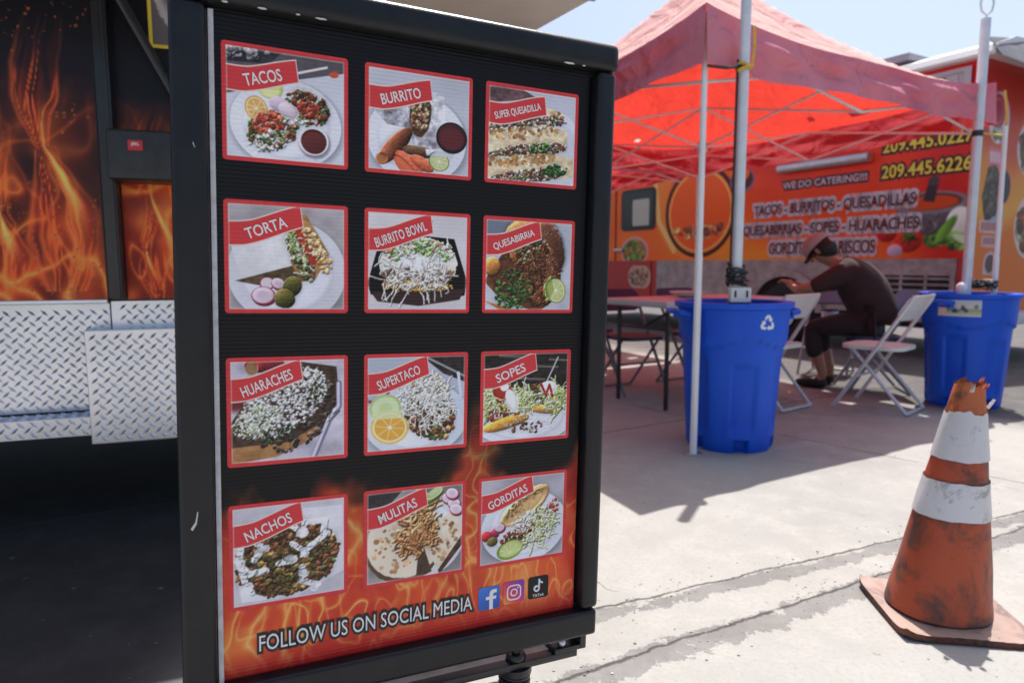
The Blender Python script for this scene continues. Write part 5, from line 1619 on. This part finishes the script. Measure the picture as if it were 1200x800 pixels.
ch.location = (2.58, 4.71, 0); ch.rotation_euler.z = face((-.68, .73)); ch['group'] = 'white folding chairs under the canopy'
c2 = copy_tree(ch); c2.location = (1.835, 4.82, 0); c2.rotation_euler.z = face((-.60, .80))
c2['label'] = 'white folding chair half hidden behind the bin with the arrow symbol'
nv = folding_chair('dark folding chair under the seated person', M['chair_navy'], M['chair_grey'])
nv.location = (2.87, 5.37, 0); nv.rotation_euler.z = R(168); nv['group'] = 'dark folding chairs around the table'
for (x, y, f, lb) in ((.93, 5.36, (.44, -.9), 'dark folding chair tucked under the left end of the table'), (1.50, 5.66, (.5, -.86), 'dark folding chair on the far side behind the white bowl'),
                      (.62, 5.92, (.6, -.8), 'dark folding chair back showing just right of the menu board'), (2.92, 6.25, (-.6, -.8), 'dark folding chair carrying a small white bucket behind the person')):
    k = copy_tree(nv); k.location = (x, y, 0); k.rotation_euler.z = face(f); k['label'] = lb

# ================================================================== TABLE AND THINGS ON IT
D3 = Vector((.53, -.85, 0)).normalized()
E1 = Vector((.85, .53, 0)).normalized()
t = thing('folding_table', 'long folding table with pale plastic top and dark metal legs', 'table', (.922 + E1.x * .55, 4.805 + E1.y * .55, 0), math.atan2(E1.y, E1.x))
M['table_top'] = mat('pale_table_plastic', (.68, .64, .63), .4, col2=(.60, .56, .55), scale=7)
bm = bmesh.new(); box(bm, (.0, 0, .735), (1.30, .66, .045), bev=.012, seg=3); obj('table_top', bm, M['table_top'], t)
for sx in (-.55, .55):
    for sy in (-.245, .245):
        bm = bmesh.new(); tube(bm, [(sx, sy, .01), (sx, sy, .715)], .0165, 8, sq=True); obj('leg', bm, M['black_metal'], t)
    bm = bmesh.new(); tube(bm, [(sx, -.245, .56), (sx, .245, .56)], .011, 8); obj('stretcher', bm, M['black_metal'], t)
bm = bmesh.new(); tube(bm, [(-.54, 0, .56), (-.2, 0, .70)], .010, 8); obj('brace', bm, M['black_metal'], t)
bm = bmesh.new(); lathe(bm, [(.001, .002), (.06, .002), (.12, .030), (.135, .045), (.128, .046), (.11, .032), (.06, .012), (.001, .012)], 28)
o = obj('bowl', bm, M['chair_white']); o.location = (1.30, 5.07, .7577)
tag(o, 'white foam bowl on the pale table near the silver pole', 'bowl')
t = thing('bucket', 'small white bucket with a dark rim standing on a chair seat', 'bucket', (2.90, 6.22, .4515))
bm = bmesh.new(); lathe(bm, [(.001, 0), (.058, 0), (.075, .135), (.068, .135), (.053, .012), (.001, .012)], 24); obj('body', bm, M['chair_steel'], t)
bm = bmesh.new(); lathe(bm, [(.074, .128), (.081, .128), (.081, .145), (.074, .145)], 24); obj('rim', bm, M['black_plastic'], t)

# ================================================================== THE SEATED PERSON
M['skin'] = mat('skin', (.36, .19, .125), .5, col2=(.30, .15, .10), scale=14)
M['shirt'] = mat('dark_plum_shirt', (.045, .022, .022), .85, col2=(.032, .016, .017), scale=14, bump=.4, bscale=9)
M['trousers'] = mat('dark_trousers', (.022, .016, .018), .85, bump=.4, bscale=11)
M['brown_short'] = mat('brown_shorts', (.09, .038, .022), .85, bump=.4, bscale=11)
M['hair'] = mat('black_hair', (.01, .009, .009), .6, bump=.5, bscale=90)
M['cap'] = mat('grey_cap_cloth', (.34, .28, .275), .85, col2=(.34, .28, .27), scale=12)
M['shoe'] = mat('black_shoes', (.012, .012, .013), .6)
pr = thing('person', 'person in a plum shirt and pale cap hunched over a meal facing left', 'person', (2.87, 5.37, 0), R(142))
def skin_obj(name, verts, edges, rads, m, parent, sub=2):
    me = bpy.data.meshes.new(name); me.from_pydata([Vector(v) for v in verts], edges, [])
    o = link_mesh(name, me, m, parent)
    md = o.modifiers.new('skin', 'SKIN'); md.use_smooth_shade = True
    sv = me.skin_vertices[0].data
    for i, r in enumerate(rads):
        sv[i].radius = (r, r) if not isinstance(r, tuple) else r
    sv[0].use_root = True
    sb = o.modifiers.new('subd', 'SUBSURF'); sb.levels = sub; sb.render_levels = sub
    return o
# body, one continuous surface: pelvis, spine, head, arms, legs
V = [(0, 0, .53), (.03, 0, .66), (.10, 0, .80), (.195, 0, .915), (.27, 0, .985), (.325, 0, 1.015), (.355, 0, 1.035)]
Rr = [.135, .125, .13, .135, .085, .055, .052]
E = [(i, i + 1) for i in range(6)]
def add(p, r, j):
    V.append(p); Rr.append(r); E.append((j, len(V) - 1)); return len(V) - 1
hd = add((.395, 0, 1.065), .078, 6); hd = add((.445, 0, 1.115), .088, hd); hd = add((.455, 0, 1.165), .068, hd)
hands = []
for s in (1, -1):
    j = add((.215, s * .17, .95), .062, 3); 
    if s == 1:
        j = add((.40, s * .25, .83), .048, j); j = add((.50, s * .26, .80), .042, j); j = add((.57, s * .17, .80), .033, j); j = add((.63, s * .09, .83), .026, j); j = add((.67, s * .06, .855), .034, j)
    else:
        j = add((.36, s * .25, .82), .048, j); j = add((.46, s * .26, .80), .042, j); j = add((.55, s * .18, .80), .033, j); j = add((.62, s * .11, .825), .026, j); j = add((.66, s * .08, .85), .034, j)
    hands.append((j, s))
    k = add((.06, s * .10, .52), .092, 0); k = add((.25, s * .13, .515), .080, k); k = add((.43, s * .14, .50), .060, k); k = add((.40, s * .135, .30), .055, k); k = add((.34, s * .13, .11), .036, k); k = add((.36, s * .13, .055), .040, k); k = add((.46, s * .135, .035), .034, k)
body = skin_obj('body', V, E, Rr, M['skin'], pr)
for (j, s) in hands:
    w = Vector(V[j])
    for q in range(4):
        off = (q - 1.5) * .017
        base_ = w + Vector((.0, off, .0))
        p1 = base_ + Vector((.045, off * .3 - s * .004, .016)); p2 = p1 + Vector((.022 - abs(q - 1.2) * .003, -s * .008, -.012)); p3 = p2 + Vector((.008, -s * .006, -.018))
        skin_obj('finger', [base_, p1, p2, p3], [(0, 1), (1, 2), (2, 3)], [.0095, .009, .0085, .007], M['skin'], pr, 1)
    skin_obj('thumb', [w + Vector((-.012, -s * .022, .0)), w + Vector((.018, -s * .042, .012)), w + Vector((.042, -s * .038, .008))], [(0, 1), (1, 2)], [.012, .010, .008], M['skin'], pr, 1)
# shirt
V = [(-.01, 0, .50), (.02, 0, .63), (.08, 0, .79), (.175, 0, .91), (.26, 0, .98), (.305, 0, 1.005)]
Rr = [(.165, .185), (.165, .19), (.172, .20), (.165, .195), (.115, .13), (.072, .072)]
E = [(i, i + 1) for i in range(5)]
for s in (1, -1):
    j = add((.21, s * .165, .935), .098, 3); j = add((.31, s * .225, .875), .086, j); j = add((.39, s * .25, .835), .066, j)
    j = add((.43, s * .255, .815), .062, j)
skin_obj('shirt', V, E, Rr, M['shirt'], pr)
V = [(-.01, 0, .535)]; Rr = [(.15, .165)]; E = []
for s in (1, -1):
    k = add((.07, s * .105, .525), .108, 0); k = add((.25, s * .135, .52), .094, k); k = add((.44, s * .145, .50), .078, k); k = add((.425, s * .142, .40), .074, k); k = add((.40, s * .138, .24), .066, k)
skin_obj('trousers', V, E, Rr, M['trousers'], pr)
for s in (1, -1):
    skin_obj('shoe', [(.30, s * .13, .045), (.38, s * .13, .05), (.47, s * .135, .040), (.55, s * .14, .034)], [(0, 1), (1, 2), (2, 3)], [(.042, .05), (.045, .052), (.046, .040), (.034, .03)], M['shoe'], pr)
# head details: nose, ears, hair, cap
Hm = Matrix.Translation((.448, 0, 1.118)) @ Matrix.Rotation(R(50), 4, 'Y')
def on_head(bm):
    for v in bm.verts: v.co = Hm @ v.co
    return bm
bm = bmesh.new(); prism(bm, [(.086, .012), (.112, -.026), (.084, -.034)], -.013, .013); obj('nose', on_head(bm), M['skin'], pr)
for s in (1, -1):
    bm = bmesh.new(); bmesh.ops.create_icosphere(bm, subdivisions=2, radius=1, matrix=Matrix.Translation((.0, s * .088, -.012)) @ Matrix.Diagonal((.020, .010, .032, 1))); obj('ear', on_head(bm), M['skin'], pr)
    bm = bmesh.new(); bmesh.ops.create_icosphere(bm, subdivisions=2, radius=.011, matrix=Matrix.Translation((.078, s * .034, .006))); obj('eye', on_head(bm), M['hair'], pr)
bm = bmesh.new(); prism(bm, [(.088, -.052), (.090, -.058), (.083, -.060)], -.022, .022); obj('mouth', on_head(bm), M['maroon_ink'], pr)
bm = bmesh.new(); bmesh.ops.create_icosphere(bm, subdivisions=4, radius=1, matrix=Matrix.Translation((-.022, 0, -.008)) @ Matrix.Diagonal((.092, .098, .105, 1)))
for v in bm.verts:
    if v.co.z < -.03: v.co.x -= .012; v.co.z *= 1.12
    v.co += v.co.normalized() * .005 * math.sin(v.co.x * 190 + v.co.y * 130 + v.co.z * 90)
obj('hair', on_head(bm), M['hair'], pr)
bm = bmesh.new()
lathe(bm, [(.108, .022), (.111, .045), (.107, .075), (.088, .105), (.055, .124), (.02, .131), (.001, .131)], 28)
for v in bm.verts: v.co.x = v.co.x * 1.08 - .008
cp = obj('cap', on_head(bm), M['cap'], pr)
bm = bmesh.new()
P = []
for k in range(13):
    a = R(-80 + 160 * k / 12); P.append((.055 + .100 * math.cos(a), .085 * math.sin(a) * 1.05, .028 - .02 * math.cos(a) - .012 * abs(math.sin(a))))
P += [(.07, .09, .022), (.07, -.09, .022)][:0]
a_ = [bm.verts.new(p) for p in P]; b_ = [bm.verts.new((p[0], p[1], p[2] + .005)) for p in P]
bm.faces.new(a_[::-1]); bm.faces.new(b_)
for i in range(len(P)): bm.faces.new((a_[i], a_[(i + 1) % len(P)], b_[(i + 1) % len(P)], b_[i]))
obj('cap_brim', on_head(bm), M['shirt'], cp, smooth=False)
bm = bmesh.new(); box(bm, (-.05, -.104, .055), (.05, .014, .022), bev=.004); obj('cap_patch', on_head(bm), M['hair'], cp)

# ================================================================== THE TRAFFIC CONE
def grimy(name, c1, c2, c3, scale=7, thr=(.50, .60), rough=.6, sss=0):
    m, N, L, b = new_mat(name)
    tc = N.new('ShaderNodeTexCoord')
    def nz(sc, de, ro, di=0):
        n = N.new('ShaderNodeTexNoise'); n.inputs['Scale'].default_value = sc; n.inputs['Detail'].default_value = de; n.inputs['Roughness'].default_value = ro; n.inputs['Distortion'].default_value = di
        L.new(tc.outputs['Object'], n.inputs['Vector']); return n.outputs['Fac']
    def rp(f, a, b_, ca, cb):
        r = N.new('ShaderNodeValToRGB'); r.color_ramp.elements[0].position = a; r.color_ramp.elements[1].position = b_
        r.color_ramp.elements[0].color = (*ca, 1); r.color_ramp.elements[1].color = (*cb, 1); L.new(f, r.inputs[0]); return r.outputs[0]
    base = rp(nz(4, 6, .6), .35, .7, c1, c2)
    mask = rp(nz(scale, 9, .74, .6), thr[0], thr[1], (0, 0, 0), (1, 1, 1))
    mx = N.new('ShaderNodeMix'); mx.data_type = 'RGBA'; L.new(mask, mx.inputs['Factor']); L.new(base, mx.inputs[6]); mx.inputs[7].default_value = (*c3, 1)
    sc_ = rp(nz(60, 4, .7, 1.5), .66, .70, (0, 0, 0), (1, 1, 1))
    mx2 = N.new('ShaderNodeMix'); mx2.data_type = 'RGBA'; L.new(sc_, mx2.inputs['Factor']); L.new(mx.outputs[2], mx2.inputs[6]); mx2.inputs[7].default_value = (*[c * .5 for c in c3], 1)
    L.new(mx2.outputs[2], b.inputs['Base Color'])
    b.inputs['Roughness'].default_value = rough
    bp = N.new('ShaderNodeBump'); bp.inputs['Strength'].default_value = .25; bp.inputs['Distance'].default_value = .003
    L.new(nz(30, 5, .6), bp.inputs['Height']); L.new(bp.outputs[0], b.inputs['Normal'])
    return m
M['cone'] = grimy('grimy_orange_rubber', (.46, .075, .022), (.36, .055, .02), (.10, .04, .026), 6, (.46, .58), .5)
M['cone_in'] = grimy('orange_rubber_torn', (.52, .14, .04), (.40, .09, .03), (.10, .05, .035), 16, (.5, .62), .6)
M['collar'] = grimy('scuffed_white_collar', (.68, .66, .66), (.56, .54, .54), (.26, .24, .23), 9, (.54, .64), .45)
M['cone_base'] = grimy('dusty_rubber_base', (.37, .25, .205), (.28, .18, .15), (.14, .09, .08), 9, (.50, .66), .6)
CB = Vector((1.225, 1.872, 0))
cone = thing('traffic_cone', 'battered orange traffic cone with two scuffed white bands and a torn tip', 'traffic cone', tuple(CB))
SH = (.095, .035)
def cr_(z): return .139 - (.139 - .036) * (z / .66)
def dent(a, z): return .018 * math.sin(2 * a + 1.0 + z * 3) + .008 * math.sin(5 * a + z * 22) + .004 * math.sin(9 * a - z * 40)
def cone_part(name, z0, z1, dr, m, n=9, tear=None):
    bm = bmesh.new()
    rings = lathe(bm, [(cr_(z0 + (z1 - z0) * k / n) + dr, z0 + (z1 - z0) * k / n) for k in range(n + 1)], 56, shear=SH, wob=dent)
    if tear:
        for (ri, amp, fr) in tear:
            for k, v in enumerate(rings[ri]):
                a = 2 * PI * k / 56
                dz = amp * (math.sin(a * 3 + fr) * .5 + math.sin(a * 7 + 1.3 * fr) * .3 + math.sin(a * 13 + fr) * .25)
                v.co.z += dz
                v.co.x += SH[0] * dz
    return obj(name, bm, m, cone)
cone_part('body', .028, .640, 0, M['cone'], 16)
cone_part('white_band', .300, .400, .0035, M['collar'], 5, [(0, .002, 1), (5, .003, 2)])
cone_part('white_band', .460, .592, .0035, M['collar'], 6, [(0, .002, 4), (6, .009, 2.2)])
tp_ = cone_part('torn_tip', .585, .672, .001, M['cone_in'], 7, [(7, .011, 3.1), (6, .005, 3.1)])
bm = bmesh.new()
zc = .66
lathe(bm, [(cr_(.56) - .006, .56), (cr_(.655) - .006, .655)], 40, shear=SH); obj('inner_wall', bm, M['cone_base'], cone)
for (a0, wdt, z0, ln, m) in ((R(-20), .5, .600, .030, M['collar']), (R(200), .35, .592, .024, M['cone_in']), (R(-75), .35, .655, .024, M['cone_in']), (R(-115), .25, .65, .03, M['collar']), (R(20), .3, .665, .02, M['cone_in'])):
    bm = bmesh.new()
    G = []
    for i in range(5):
        row = []
        for j in range(5):
            s, u = j / 4, (i / 4 - .5) * (1 - .6 * (j / 4) ** 1.5)
            a = a0 + u * wdt
            z = z0 + ln * s * (.7 + .3 * math.sin(i * 2.1)); r = cr_(z0) + .006 + .013 * s * s + .003 * math.sin(i * 3.0 + j)
            row.append(bm.verts.new((r * math.cos(a) + SH[0] * z, r * math.sin(a) + SH[1] * z, z)))
        G.append(row)
    for i in range(4):
        for j in range(4): bm.faces.new((G[i][j], G[i + 1][j], G[i + 1][j + 1], G[i][j + 1]))
    obj('torn_flap', bm, m, cone)
# square foot with a slightly curled rim, opening under the cone hidden by it
Cn = [Vector((1.085, 2.058, 0)), Vector((1.048, 1.722, 0)), Vector((1.392, 1.672, 0)), Vector((1.43, 2.008, 0))]
bm = bmesh.new()
nn = 26
G = {}
for i in range(nn + 1):
    for j in range(nn + 1):
        s, u = i / nn, j / nn
        p = (Cn[0] * (1 - s) + Cn[3] * s) * (1 - u) + (Cn[1] * (1 - s) + Cn[2] * s) * u - CB
        c_ = max(abs(s - .5), abs(u - .5)) * 2
        rc = (abs(s - .5) * 2) ** 6 * (abs(u - .5) * 2) ** 6
        q = Vector(p) * (1 - .05 * rc)
        z = .024 - .004 * c_ + .016 * rc * (1 if (s < .5) else .4) + .002 * math.sin(s * 7 + u * 5)
        if j == nn: q.y += .0012 * math.sin(i * 2.6)
        G[i, j] = (bm.verts.new((q.x, q.y, z)), bm.verts.new((q.x, q.y, max(.001, z - .017))))
for i in range(nn):
    for j in range(nn):
        bm.faces.new((G[i, j][0], G[i, j + 1][0], G[i + 1, j + 1][0], G[i + 1, j][0]))
        bm.faces.new((G[i, j][1], G[i + 1, j][1], G[i + 1, j + 1][1], G[i, j + 1][1])).material_index = 1
bd = [(i, 0) for i in range(nn)] + [(nn, j) for j in range(nn)] + [(i, nn) for i in range(nn, 0, -1)] + [(0, j) for j in range(nn, 0, -1)]
for k in range(len(bd)):
    a, b = bd[k], bd[(k + 1) % len(bd)]
    bm.faces.new((G[a][0], G[b][0], G[b][1], G[a][1])).material_index = 1
obj('base', bm, [M['cone_base'], grimy('black_rubber_edge', (.20, .05, .02), (.06, .03, .02), (.03, .022, .02), 40, (.45, .6), .7)], cone, angle=50)
